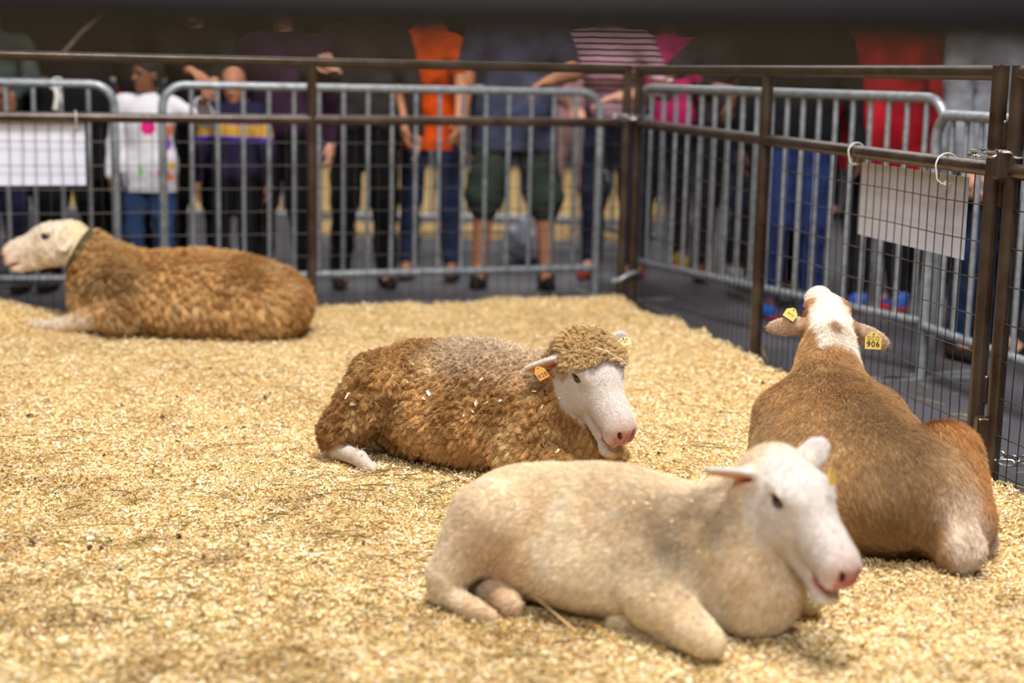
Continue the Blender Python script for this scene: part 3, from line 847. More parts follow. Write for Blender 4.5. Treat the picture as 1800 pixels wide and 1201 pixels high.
bodyR += [rc((-0.18, -0.185, 0.220), (-0.29, -0.185, 0.095), 0.090, 0.092, 0.035, 'thigh'),
          rc((-0.28, -0.10, 0.15), (-0.42, -0.150, 0.06), 0.09, 0.060, 0.035, 'rump'),
          rc((-0.34, -0.200, 0.045), (-0.20, -0.255, 0.030), 0.036, 0.028, 0.02, 'leg'),
          rc((-0.32, -0.20, 0.05), (-0.28, -0.265, 0.03), 0.036, 0.026, 0.015, 'leg'),
          rc((-0.20, -0.255, 0.030), (-0.15, -0.260, 0.018), 0.024, 0.017, 0.012, 'hoof')]
bodyR += hind_leg(1, hip=(-0.25, 0.10, 0.16), hock=(-0.28, 0.20, 0.09), foot=(-0.14, 0.27, 0.022), r0=0.10, r1=0.06)
bodyR += fore_leg(-1) + fore_leg(1)
R_LOC = (0.905, 4.06, 0.0)
headR = (tuple(P(1463, 548, 4.62)), (0.03, 0.90, 0.30), (0.0, -0.5, 0.85))
def post_right(ctx):
    plate(ctx, P(1535, 598, 4.62), (0.02, -1.0, 0.12), (0.02, 0.05, 1), 0.048, 0.052, M['tag_yellow'],
          [('GCO', 0.005, 0.0155, M['ink_faint']), ('906', -0.0125, 0.0235, M['ink'])], label='cream yellow ear tag numbered 906')
    plate(ctx, P(1391, 551, 4.62), (-0.1, -0.9, 0.35), (0.45, -0.1, 0.8), 0.036, 0.036, M['tag_yellow'], [('GCO', -0.004, 0.009, M['ink_faint'])], label='small yellow ear tag folded over the ear')
if ONLY is None or 'R' in ONLY:
    SHEEP['R'] = build_sheep('sheep', 'tan short-haired sheep seen from behind, lying by the right fence', R_LOC, math.radians(93), 1.0,
        bodyR, headR, (0.30, 0.0, 0.255),
        dict(ears=(((-0.1, 1.0, -0.06), (1.0, 0.0, -0.15), 0), ((-0.1, -1.0, -0.42), (1.0, 0.0, -0.15), 0)), mouth=0.0, earlen=0.070),
        right_colour, short_hair(240000, 0.00042, 0.22, (80, 0.3, 31, (1, 1, 0.7)), 0.16), voxel=0.006, post=post_right, disp=soft_disp, head_scale=1.05, neck_r=(0.066, 0.115))

# ------------------------------------------------------------------ the pen: fence lines
def on(px, d): p = P(px, 300, d); return Vector((p.x, p.y, 0))
LA, LB = on(0, 7.05), on(1098, 8.10)
RA, RB = on(1118, 8.07), on(1747, 4.57)
LD = (LB-LA).normalized(); RD = (RB-RA).normalized()
FLOOR = -0.06
def floor_obj():
    o = MB().box((0, 11, FLOOR-0.05), (30, 34, 0.1)).build('floor', M['floor'], None, False); tag(o, kind='structure')
    for n, c, s in (('wall_back', (0, 27.9, 2.5), (30, 0.2, 5.2)), ('wall_left', (-14.9, 11, 2.5), (0.2, 34, 5.2)), ('wall_right', (14.9, 11, 2.5), (0.2, 34, 5.2))):
        tag(MB().box(c, s).build(n, M['wall'], None, False), kind='structure')
floor_obj()

def line_d(x, y, A, D): return D.x*(y-A.y)-D.y*(x-A.x)      # signed: + on the left of D
def hz(x, y):
    x = np.asarray(x, float); y = np.asarray(y, float)
    p = np.stack([x, y, np.zeros_like(x)], 1)
    z = (fbm(p, 1.6, 3, 51)-0.5)*0.030 + (fbm(p, 8, 3, 52)-0.5)*0.036
    dl = -line_d(x, y, LA, LD)            # distance inside the back fence
    dr = -line_d(x, y, RA, RD)            # distance inside the right fence
    z += 0.035*ss(0.5, 0.05, dl) + 0.065*ss(0.35, 0.03, dr)*ss(8.0, 6.8, y)
    z += 0.10*np.exp(-(((x+2.30)/0.34)**2+((y-6.78)/0.22)**2))
    z += 0.03*np.exp(-(((x-1.5)/0.25)**2+((y-4.15)/0.3)**2))
    # flattened under each lying sheep
    for cx, cy in ((-0.13, 4.74), (0.185, 3.4), (-1.4, 6.86), (0.9, 4.22)):
        q = np.exp(-(((x-cx)/0.55)**2+((y-cy)/0.35)**2)); z = z*(1-q)-0.004*q
    e = np.minimum(dl, dr) + (noise(p, 5, 61)-0.5)*0.06 + (noise(p, 17, 62)-0.5)*0.03
    k = ss(-0.015, 0.07, e)
    return z*k + (FLOOR-0.002)*(1-k), e

def bedding():
    xs = np.arange(-4.2, 2.6, 0.03); ys = np.arange(0.7, 8.5, 0.03)
    X, Y = np.meshgrid(xs, ys, indexing='ij'); x = X.ravel(); y = Y.ravel()
    z, e = hz(x, y)
    ok = e > -0.05
    n = len(ys); i = np.arange(len(xs)-1)[:, None]*n+np.arange(n-1)[None]
    f = np.stack([i, i+n, i+n+1, i+1], -1).reshape(-1, 4)
    f = f[ok[f].all(1)]
    u = np.unique(f); mp = np.full(len(x), -1); mp[u] = np.arange(len(u))
    o = mesh_obj('bedding', np.stack([x, y, z], 1)[u], mp[f], M['bedding'])
    tag(o, 'deep packed layer of pale wood shavings covering the pen floor', 'bedding', kind='stuff')
bedding()

PAL = np.array([L3(244, 228, 186), L3(238, 216, 164), L3(230, 201, 144), L3(212, 174, 108), L3(248, 239, 216), L3(240, 220, 174), L3(196, 150, 84), L3(150, 112, 66), L3(245, 231, 198)])
PW = np.array([0.2, 0.18, 0.16, 0.10, 0.09, 0.14, 0.05, 0.02, 0.06]); PW /= PW.sum()
def chip_mesh(pos, nrm, size, colours, name='wood_shavings', width=None):
    n = len(pos)
    t = rng.normal(0, 1, (n, 3)); t -= nrm*(t*nrm).sum(1)[:, None]; t /= np.linalg.norm(t, axis=1)[:, None]
    b = np.cross(nrm, t)
    w = (width if width is not None else 0.15+0.55*rng.random(n)**1.3)*size
    curl = (rng.random(n)-0.2)*0.6*size
    skew = (rng.random(n)-0.5)*0.5*size
    V = np.zeros((n, 6, 3))
    for i, (a, h) in enumerate(((-0.5, -1), (0.0, 0.3), (0.5, -1))):
        for j, s in enumerate((-0.5, 0.5)):
            ww = w*(1 if i == 1 else 0.45+0.5*rng.random(n))
            V[:, i*2+j] = pos + t*(a*size)[:, None] + b*(s*ww+skew*(i-1))[:, None] + nrm*(curl*h*0.5)[:, None]
    base = (np.arange(n)*6)[:, None]
    F4 = np.concatenate([base+np.array([0, 2, 3, 1]), base+np.array([2, 4, 5, 3])])
    o = mesh_obj(name, V.reshape(-1, 3), F4, M['chip'], smooth=False)
    set_col(o, np.repeat(colours, 6, 0))
    return o
def shavings(N=330000):
    y = 2.35 + (8.2-2.35)*rng.random(N*2)**1.25
    x = (rng.random(N*2)*2-1)*(0.34*y+0.35)
    z, e = hz(x, y)
    k = np.nonzero((e > 0.0) | (rng.random(len(e)) < 0.10)*(e > -0.05))[0][:N]
    x, y, z, e = x[k], y[k], z[k], e[k]; n = len(k)
    pos = np.stack([x, y, z+0.0005+0.013*rng.random(n)**1.5], 1)
    tilt = np.minimum(np.abs(rng.normal(0, 0.75, n)), 1.45); az = rng.random(n)*2*np.pi
    nrm = np.stack([np.sin(tilt)*np.cos(az), np.sin(tilt)*np.sin(az), np.cos(tilt)], 1)
    size = 0.0045+0.010*rng.random(n)**1.8+0.009*(rng.random(n) < 0.05)
    c = PAL[rng.choice(len(PAL), n, p=PW)]*(0.9+0.2*rng.random(n))[:, None]
    p0 = np.stack([x, y, 0*x], 1)
    dirt = ss(0.50, 0.68, fbm(p0, 2.2, 4, 71))*0.55 + 0.45*ss(0.56, 0.72, fbm(p0, 7, 3, 72))
    zone = ss(0.6, -0.6, x)*ss(6.0, 4.3, y)
    c = mixc(c, L3(158, 122, 74), np.clip(dirt*(0.40+0.8*zone), 0, 0.8))
    o = chip_mesh(pos, nrm, size, c)
    tag(o, 'loose curled pine shavings strewn over the bedding', 'wood shavings', kind='stuff')
shavings()
def slivers(N=60000):
    y = 2.35 + (7.2-2.35)*rng.random(N)**1.5; x = (rng.random(N)*2-1)*(0.34*y+0.30)
    z, e = hz(x, y); k = e > 0.02; x, y, z = x[k], y[k], z[k]; n = len(x)
    tilt = np.abs(rng.normal(0, 1.0, n)); az = rng.random(n)*2*np.pi
    nrm = np.stack([np.sin(tilt)*np.cos(az), np.sin(tilt)*np.sin(az), np.cos(tilt)], 1)
    size = 0.010+0.016*rng.random(n)**2
    c = PAL[rng.choice([0, 1, 4, 5, 3, 6, 7, 7], n)]*(0.85+0.25*rng.random(n))[:, None]
    o = chip_mesh(np.stack([x, y, z+0.004+0.012*rng.random(n)], 1), nrm, size, c, 'wood_slivers', 0.07+0.10*rng.random(n))
    tag(o, 'thin pale and amber wood slivers mixed through the shavings', 'wood slivers', kind='stuff')
slivers()

def hay(N=2600):
    x = []; y = []
    while len(x) < N:
        yy = 2.4+4.6*random.random()**1.5; xx = (random.random()*2-1)*(0.34*yy+0.2)
        w = 0.16
        w += 1.0*math.exp(-((xx+0.75)/0.5)**2-((yy-3.3)/0.6)**2)+1.5*math.exp(-((xx+0.98)/0.20)**2-((yy-3.15)/0.22)**2)
        w += 0.9*math.exp(-((xx+0.15)/0.35)**2-((yy-4.15)/0.25)**2)+0.5*math.exp(-((xx-0.2)/0.4)**2-((yy-3.0)/0.15)**2)
        if random.random() < w: x.append(xx); y.append(yy)
    x = np.array(x); y = np.array(y); z, e = hz(x, y); n = N
    L = 0.03+0.13*rng.random(n)**1.6; az = rng.random(n)*2*np.pi
    bend = rng.normal(0, 0.9, n); up = np.abs(rng.normal(0, 0.12, n))
    k = 6; pts = np.zeros((n, k, 3)); p = np.stack([x, y, z+0.008+0.006*rng.random(n)], 1); pts[:, 0] = p
    for i in range(1, k):
        a = az+bend*i/k
        lift = up*np.cos(np.pi*i/(k-1))
        pts[:, i] = pts[:, i-1]+np.stack([np.cos(a), np.sin(a), lift], 1)*(L/(k-1))[:, None]
    hp = np.array([L3(150, 132, 78), L3(120, 108, 58), L3(176, 156, 98), L3(104, 84, 46), L3(196, 172, 110)])
    c = hp[rng.integers(0, len(hp), n)]
    o = hair_obj('hay', pts, np.full((n, k), 0.0011)*(0.6+0.7*rng.random(n))[:, None], c, None)
    tag(o, 'thin dry olive hay stems scattered across the shavings', 'hay', kind='stuff')
hay()
def wisp(name, label, pts, r, col):
    o = hair_obj(name, np.array([pts]), np.full((1, len(pts)), r), np.array([col]), None)

# droppings: one pellet built once, then copied
def droppings():
    v, f = polygonise([el((0, 0, 0.0), (0.0075, 0.006, 0.0055), k=0.001), el((0.004, 0, 0.001), (0.0045, 0.004, 0.004), k=0.003)], 0.0018)
    d0 = mesh_obj('dropping', v, f, M['dung'])
    lab = 'small dark dung pellet lying on the shavings'
    tag(d0, lab, 'dropping', 'dung pellets scattered on the bedding')
    r = random.Random(5); spots = []
    for cx, cy, s, n in ((-0.95, 5.2, 0.5, 26), (-0.1, 4.28, 0.10, 8), (0.05, 4.2, 0.08, 6), (-0.7, 3.6, 0.45, 14), (0.6, 5.6, 0.5, 10), (-1.1, 4.2, 0.5, 16), (1.0, 3.25, 0.12, 4), (0.2, 6.3, 0.7, 10), (-0.5, 2.9, 0.4, 6)):
        for _ in range(n): spots.append((r.gauss(cx, s), r.gauss(cy, s*0.7)))
    first = True
    for x, y in spots:
        z, e = hz([x], [y])
        if e[0] < 0.1: continue
        o = d0 if first else d0.copy()
        if not first: COL.objects.link(o)
        first = False
        o.location = (x, y, float(z[0])+0.006); o.rotation_euler = (r.random(), r.random(), r.random()*6); s = 0.6+0.6*r.random(); o.scale = (s, s, s)
droppings()

# ------------------------------------------------------------------ pen panels
ZT, ZM = 1.185, 0.912
def pen_panel(label, A, B, posts, mesh_to=None, sleeves=(), z0=FLOOR+0.02, pipe='pipe', ZM=ZM):
    A = Vector(A); B = Vector(B); D = (B-A).normalized(); L = (B-A).length
    t = thing('pen_panel', label, 'pen panel', (A.x, A.y, FLOOR), 0)
    O = Vector((A.x, A.y, FLOOR))
    def at(s, z): return A+D*s+Vector((0, 0, z))-O
    def p(name, mb, m, par=t): return mb.build(name, m, par)
    for i, s in enumerate(posts):
        top = ZT+0.02 if (s < 0.03 or s > L-0.03) else ZT
        b = MB().tube([at(s, z0-0.02), at(s, top)], 0.0235, 20)
        p('post', b, M[pipe])
    p('top_rail', MB().tube([at(0, ZT), at(L, ZT)], 0.0225, 20), M[pipe])
    p('middle_rail', MB().tube([at(0, ZM), at(L, ZM)], 0.0225, 20), M[pipe])
    p('bottom_rail', MB().tube([at(0, z0+0.03), at(L, z0+0.03)], 0.0215, 16), M[pipe])
    w = MB(); s = 0.03; rr = random.Random(3)
    n = Vector((D.y, -D.x, 0))
    while s < L-0.02:
        j = [rr.uniform(-0.0035, 0.0035) for _ in range(7)]
        w.tube([at(s+j[k]*(1 if 0 < k < 6 else 0), z0+0.03+(ZM-z0-0.03)*k/6) for k in range(7)], 0.0018, 5, cap=False)
        s += 0.0565
    z = ZM-0.108
    while z > z0+0.06:
        w.tube([at(s2, z+0.0015*math.sin(s2*9)) + n*0.004 for s2 in np.linspace(0, L, 12)], 0.0019, 5, cap=False)
        z -= 0.108
    p('wire_mesh', w, M['wire'])
    for s, zz, off in sleeves:
        b = MB().box(at(s, zz)+Vector(off), (0.042, 0.046, 0.085)); o = b.build('hinge_sleeve', M[pipe], t, False)
        bv = o.modifiers.new('bevel', 'BEVEL'); bv.width = 0.008; bv.segments = 3
    return t
sL = (Vector((-2.50, 7.05-0.22*LD.y/LD.x*1.0, 0))-LA)
A0 = on(548, 7.54); A0 = LB-(LB-A0)*2
dist = (LB-A0).length
pen_panel('brown pipe pen panel across the back, left of the corner chain', A0, LB, (0, dist*0.5, dist))
A1 = A0 - LD*0.07
pen_panel('brown pipe pen panel cut off by the left edge, behind the white sign', A1-LD*1.6, A1, (0, 1.6))
RL = (RB-RA).length
nr = Vector((RD.y, -RD.x, 0))
pen_panel('brown pipe pen panel along the right side, carrying the white sign', RA, RB, (0, RL*0.495, RL),
          sleeves=((RL, 1.01, (0.030, 0.0, 0)), (RL, 0.845, (0.030, -0.01, 0)), (RL, 0.27, (0.028, -0.01, 0))))
RC_ = on(1781, 4.47)
pen_panel('brown pipe pen panel at the right edge, beyond the chained post', RC_, RC_+RD*2.4, (0, 1.2, 2.4), sleeves=((0, 0.93, (-0.03, 0.01, 0)), (0, 0.16, (-0.03, 0.01, 0))))
pen_panel('brown pipe pen panel nearest the lens, its blurred rail crossing the upper edge', (-1.5, 0.55, 0), (1.5, 0.55, 0), (0, 3.0), pipe='pipe_shaded', ZM=0.86)

# latch bar near the foot of the corner
lb = MB().tube([P(1076, 494, 8.0), P(1090, 492, 7.98), P(1106, 482, 8.0), P(1122, 478, 8.06)], 0.011, 10)
tag(lb.build('latch_bar', M['galv']), 'short bent steel latch bar across the two corner posts near the ground', 'latch bar')

# ------------------------------------------------------------------ chains
def link_mesh(Ln=0.052, Wd=0.030, r=0.0042):
    pts = []; a = Ln/2-Wd/2
    for i in range(10): t = -math.pi/2+math.pi*i/9; pts.append((a+(Wd/2-r)*math.cos(t), (Wd/2-r)*math.sin(t), 0))
    for i in range(10): t = math.pi/2+math.pi*i/9; pts.append((-a+(Wd/2-r)*math.cos(t), (Wd/2-r)*math.sin(t), 0))
    b = MB().tube(pts, r, 8, closed=True); return b
LK = None
def chain(label, path):
    global LK
    path = [Vector(p) for p in path]
    t = thing('chain', label, 'chain', path[0])
    seg = []; 
    for a, b in zip(path, path[1:]): seg.append((b-a).length)
    tot = sum(seg); n = max(2, int(tot/0.041))
    def at(s):
        for a, b, l in zip(path, path[1:], seg):
            if s <= l: return a+(b-a)*(s/l)
            s -= l
        return path[-1].copy()
    for i in range(n):
        s = tot*(i+0.5)/n
        p = at(s); d = (at(min(s+0.02, tot))-at(max(s-0.02, 0))).normalized()
        q = d.to_track_quat('X', 'Z').to_matrix() @ Matrix.Rotation(math.radians(35 if i % 2 else -50), 3, 'X')
        if LK is None:
            o = link_mesh().build('link', M['chain'], t); LK = o
        else:
            o = LK.copy(); COL.objects.link(o); o.parent = t
        o.matrix_basis = Matrix.Translation(p-path[0]) @ q.to_4x4()
def loop(c, ax, ay, z, n=20, a0=0, a1=360, dirx=(1, 0)):
    dx = Vector((dirx[0], dirx[1], 0)).normalized(); dy = Vector((-dx.y, dx.x, 0))
    return [Vector(c)+dx*(ax*math.cos(math.radians(a0+(a1-a0)*i/n)))+dy*(ay*math.sin(math.radians(a0+(a1-a0)*i/n)))+Vector((0, 0, z)) for i in range(n+1)]
cR = (RB+RC_)/2; cC = (LB+RA)/2
chain('shiny steel chain looped round the two posts at the right edge, upper one', loop((cR.x, cR.y, 0), 0.090, 0.058, ZM+0.045, 24, dirx=(1, -0.5)))
chain('dull steel chain round the foot of the right-hand posts, on the shavings', loop((cR.x+0.02, cR.y-0.01, 0), 0.10, 0.05, 0.075, 24, dirx=(1, -0.5)))
chain('steel chain tying the two corner posts at middle-rail height', loop((cC.x, cC.y-0.005, 0), 0.085, 0.045, ZM+0.03, 24))

# ------------------------------------------------------------------ signs and ties
def sign(label, A, D, s0, s1, z0, z1, off, droop=0.0):
    n = Vector((D.y, -D.x, 0))*off
    a = A+D*s0+n; b = A+D*s1+n
    t = Vector((D.y, -D.x, 0))*0.004
    vs = []
    N = 8
    for i in range(N+1):
        q = a+(b-a)*(i/N)+Vector((0, 0, 0))
        for tt in (-1, 1):
            for z in (z0+droop*i/N, z1+droop*0.3*i/N): vs.append(q+t*tt*0.5+t*(0.6*math.sin(i*0.8))+Vector((0, 0, z)))
    fs = []
    for i in range(N):
        o = i*4
        fs += [(o, o+4, o+5, o+1), (o+2, o+3, o+7, o+6), (o+1, o+5, o+7, o+3), (o, o+2, o+6, o+4)]
    fs += [(0, 1, 3, 2), (N*4, N*4+2, N*4+3, N*4+1)]
    tag(MB().add(vs, fs).build('blank_sign', M['sign'], None, False), label, 'sign')
sign('blank white sign board hung behind the mesh at the left edge', LA, LD, -0.45, 0.372, 0.605, 0.892, -0.03)
sign('blank white sign board hung behind the mesh on the right fence', RA, RD, 2.62, 3.385, 0.625, 0.875, -0.03)
def ties():
    def one(label, c, D, r, tail, name='zip_tie'):
        n = Vector((D.y, -D.x, 0)); up = Vector((0, 0, 1))
        pts = [c+n*(r*math.cos(a))+up*(r*math.sin(a)-(r*0.5 if math.sin(a) < -0.5 else 0)) for a in np.linspace(0, 2*math.pi, 22)[:-1]]
        b = MB().tube(pts, 0.0024, 8, closed=True)
        o = b.build(name, M['tie']); tag(o, label, 'zip tie')
        h = MB().box(c-up*(r+0.012)-n*(-0.002), (0.009, 0.009, 0.008)).build('tie_head', M['tie'], o, False)
        k = MB().tube([c-up*(r+0.014)+n*0.004, c-up*(r+0.02)+n*0.01+D*tail*0.6, c-up*(r+0.018)+n*0.012+D*tail], 0.0016, 6).build('tie_tail', M['tie'], o)
    one('white zip tie on the middle rail above the left sign', LA+LD*0.33+Vector((0, 0, ZM)), LD, 0.030, 0.01)
    one('white zip tie at the left top corner of the right sign', RA+RD*2.64+Vector((0, 0, ZM)), RD, 0.030, -0.03)
    one('white zip tie hooped loosely at the right top corner of the right sign', RA+RD*3.30+Vector((0, 0, ZM-0.008)), RD, 0.038, 0.02)
ties()
# ------------------------------------------------------------------ crowd barriers
def barrier(label, A, B, ztop, zbot, spacing=0.128, curve=0.11, feet=True, r=0.0215, group=None):
    A = Vector(A); B = Vector(B); D = (B-A).normalized(); L = (B-A).length; n = Vector((D.y, -D.x, 0))
    t = thing('crowd_barrier', label, 'crowd barrier', (A.x, A.y, FLOOR), 0, group)
    O = Vector((A.x, A.y, 0))
    def at(s, z): return A-O+D*s+Vector((0, 0, z+0.0))-Vector((0, 0, FLOOR))+Vector((0, 0, FLOOR))
    path = [at(0, 0.0)]
    for i in range(9): a = math.pi*i/16; path.append(at(curve-curve*math.cos(a), ztop-curve+curve*math.sin(a)))
    for i in range(9): a = math.pi/2*(1-i/8); path.append(at(L-curve+curve*math.cos(a), ztop-curve+curve*math.sin(a)))
    path.append(at(L, 0.0))
    MB().tube(path, r, 16).build('frame', M['galv'], t)
    MB().tube([at(0, zbot), at(L, zbot)], r*0.9, 14).build('bottom_rail', M['galv'], t)
    k = int((L-0.05)/spacing); off = (L-(k-1)*spacing)/2
    bar = None
    for i in range(k):
        s = off+i*spacing
        if s < 0.05 or s > L-0.05: continue
        zt = ztop if curve < s < L-curve else ztop-curve+math.sqrt(max(0, curve**2-(curve-min(s, L-s))**2))
        MB().tube([at(s, zbot), at(s, zt)], 0.0112, 10).build('bar', M['galv'], t)
    if feet:
        for s in (0.0, L):
            MB().box(at(s, 0.008), (0.05, 0.50, 0.012), rot=Matrix.Rotation(math.atan2(D.y, D.x), 3, 'Z')).build('foot', M['galv'], t, False)
    hk = at(L, ztop*0.62)
    MB().tube([hk, hk+D*0.05+Vector((0, 0, 0.0)), hk+D*0.06-Vector((0, 0, 0.06))], 0.007, 8).build('hook', M['galv'], t)
    return t
barrier('grey crowd barrier at the left edge, behind the white sign', on(-180, 7.55), on(203, 7.72), 1.115, 0.17)
barrier('long grey crowd barrier behind the back fence, between the girl and the corner', on(287, 7.80), on(1052, 8.62), 1.118, 0.165)
barrier('grey crowd barrier behind the right fence, in front of the red shirt', on(1122, 8.48), on(1655, 6.46), 1.150, 0.225, 0.115)
barrier('grey crowd barrier at the right edge, in front of the grey sweater', on(1642, 6.40), on(2050, 4.9), 1.085, 0.225, 0.115)
barrier('distant crowd barrier by the far pen, left one', on(20, 11.3), on(560, 11.4), 1.10, 0.17)
barrier('distant crowd barrier by the far pen, behind the orange shirt', on(600, 11.4), on(1010, 11.5), 1.10, 0.17)
barrier('distant crowd barrier just seen past the corner posts', on(1025, 11.0), on(1175, 10.2), 1.10, 0.17)
# white twine on the left barrier
tw = MB(); c = on(103, 7.68)
tw.tube([c+Vector((0.03*math.cos(a), 0.028*math.sin(a), 1.055+0.03*math.sin(a*1.0))) for a in np.linspace(0, 2*math.pi, 14)[:-1]], 0.004, 6, closed=True)
tw.tube([c+Vector((0, -0.03, 1.04)), c+Vector((0.012, -0.035, 0.99)), c+Vector((0.0, -0.03, 0.93))], [0.006, 0.012, 0.014], 8)
tw.tube([c+Vector((0, -0.03, 1.04)), c+Vector((0.03, -0.04, 1.0)), c+Vector((0.035, -0.035, 0.96))], [0.004, 0.005, 0.003], 6)
tag(tw.build('twine', M['tie']), 'white twine knotted round the top of the left barrier', 'twine')

# far pens: shavings beyond the aisle
def far_patch(x0, x1, y0, y1, label, sk=0.0):
    xs = np.linspace(0, 1, 40); ys = np.linspace(0, 1, 24)
    X, Y = np.meshgrid(xs, ys, indexing='ij'); y = y0+(y1-y0)*Y.ravel(); x = x0+(x1-x0+sk*Y.ravel())*X.ravel()
    z = FLOOR+0.03+0.03*fbm(np.stack([x, y, 0*x], 1), 2, 3, 5)
    ed = np.minimum(np.minimum(X, 1-X), np.minimum(Y, 1-Y)).ravel(); z = np.where(ed <= 0, FLOOR+0.001, z)
    n = 24; i = np.arange(39)[:, None]*n+np.arange(n-1)[None]
    f = np.stack([i, i+n, i+n+1, i+1], -1).reshape(-1, 4)
    tag(mesh_obj('bedding', np.stack([x, y, z], 1), f, M['bedding']), label, 'bedding', kind='stuff')
far_patch(-6.5, 1.32, 13.4, 19.5, 'wood shavings in the far pen behind the crowd', 0.3)
far_patch(-1.55, 0.9, 11.6, 12.3, 'narrow drift of wood shavings in the aisle behind the crowd')
# ------------------------------------------------------------------ people
SK = {'fair': (222, 164, 138), 'tan': (196, 134, 100), 'brown': (128, 84, 60), 'dark': (92, 58, 42)}
skinmat = {}
def skin(k):
    if k not in skinmat: skinmat[k] = mat('skin_'+k, lin(*SK[k]), 0.5, 0, 0.35, var=tuple(x*0.85 for x in lin(*SK[k])), vscale=12)
    return skinmat[k]
clothm = {}
def cm(c, kind=None):
    key = (tuple(c), kind)
    if key in clothm: return clothm[key]
    m = cloth(tuple(c))
    nt = m.node_tree; b = nt.nodes['Principled BSDF']; tc = nt.nodes.new('ShaderNodeTexCoord')
    if kind == 'stripe':
        w = nt.nodes.new('ShaderNodeTexWave'); w.bands_direction = 'Z'; w.inputs['Scale'].default_value = 9; w.inputs['Distortion'].default_value = 1.2
        nt.links.new(tc.outputs['Object'], w.inputs[0]); r = nt.nodes.new('ShaderNodeValToRGB'); e = r.color_ramp.elements
        e[0].position = 0.16; e[0].color = (*lin(70, 40, 52), 1); e[1].position = 0.30; e[1].color = (*lin(*c), 1)
        nt.links.new(w.outputs['Fac'], r.inputs[0]); nt.links.new(r.outputs[0], b.inputs['Base Color'])
    if kind == 'print':
        v = nt.nodes.new('ShaderNodeTexVoronoi'); v.inputs['Scale'].default_value = 12; v.inputs['Randomness'].default_value = 0.9
        nt.links.new(tc.outputs['Object'], v.inputs['Vector'])
        lt = nt.nodes.new('ShaderNodeMath'); lt.operation = 'LESS_THAN'; lt.inputs[1].default_value = 0.46; nt.links.new(v.outputs['Distance'], lt.inputs[0])
        s = nt.nodes.new('ShaderNodeSeparateXYZ'); nt.links.new(tc.outputs['Object'], s.inputs[0])
        def rng_(a, b_, out):
            g = nt.nodes.new('ShaderNodeMath'); g.operation = 'GREATER_THAN'; g.inputs[1].default_value = a; nt.links.new(out, g.inputs[0])
            l = nt.nodes.new('ShaderNodeMath'); l.operation = 'LESS_THAN'; l.inputs[1].default_value = b_; nt.links.new(out, l.inputs[0])
            mm = nt.nodes.new('ShaderNodeMath'); mm.operation = 'MULTIPLY'; nt.links.new(g.outputs[0], mm.inputs[0]); nt.links.new(l.outputs[0], mm.inputs[1]); return mm.outputs[0]
        a1 = nt.nodes.new('ShaderNodeMath'); a1.operation = 'MULTIPLY'; nt.links.new(rng_(-0.03, 0.20, s.outputs[0]), a1.inputs[0]); nt.links.new(rng_(0.62, 0.92, s.outputs[2]), a1.inputs[1])
        a2 = nt.nodes.new('ShaderNodeMath'); a2.operation = 'MULTIPLY'; nt.links.new(a1.outputs[0], a2.inputs[0]); nt.links.new(lt.outputs[0], a2.inputs[1])
        r = nt.nodes.new('ShaderNodeValToRGB'); r.color_ramp.interpolation = 'CONSTANT'; e = r.color_ramp.elements
        e[0].position = 0; e[0].color = (*lin(226, 40, 130), 1); e[1].position = 0.3; e[1].color = (*lin(130, 60, 190), 1)
        for p_, c_ in ((0.45, (90, 210, 70)), (0.6, (250, 130, 80)), (0.8, (240, 190, 60))): q = e.new(p_); q.color = (*lin(*c_), 1)
        sc = nt.nodes.new('ShaderNodeSeparateColor'); nt.links.new(v.outputs['Color'], sc.inputs[0]); nt.links.new(sc.outputs[0], r.inputs[0])
        mx = nt.nodes.new('ShaderNodeMix'); mx.data_type = 'RGBA'; mx.inputs[6].default_value = (*lin(*c), 1)
        nt.links.new(a2.outputs[0], mx.inputs[0]); nt.links.new(r.outputs[0], mx.inputs[7]); nt.links.new(mx.outputs[2], b.inputs['Base Color'])
    if kind == 'jersey':
        s = nt.nodes.new('ShaderNodeTexWave'); s.inputs['Scale'].default_value = 0.9; s.inputs['Distortion'].default_value = 2; s.wave_type = 'RINGS'
        nt.links.new(tc.outputs['Object'], s.inputs[0]); r = nt.nodes.new('ShaderNodeValToRGB'); r.color_ramp.interpolation = 'CONSTANT'; e = r.color_ramp.elements
        e[0].position = 0; e[0].color = (*lin(*c), 1); e[1].position = 0.80; e[1].color = (*lin(70, 40, 190), 1)
        q = e.new(0.90); q.color = (*lin(206, 160, 70), 1)
        nt.links.new(s.outputs['Fac'], r.inputs[0]); nt.links.new(r.outputs[0], b.inputs['Base Color'])
    if kind == 'jeans':
        pass
    clothm[key] = m
    return m
HAIRC = {'black': (22, 17, 16), 'brown': (70, 44, 28), 'grey': (130, 126, 122), 'blond': (150, 112, 66)}
hairm = {k: mat('human_hair_'+k, lin(*v), 0.6, 0, 0.4, var=tuple(x*0.6 for x in lin(*v)), vscale=60, bump=0.6, bscale=160) for k, v in HAIRC.items()}

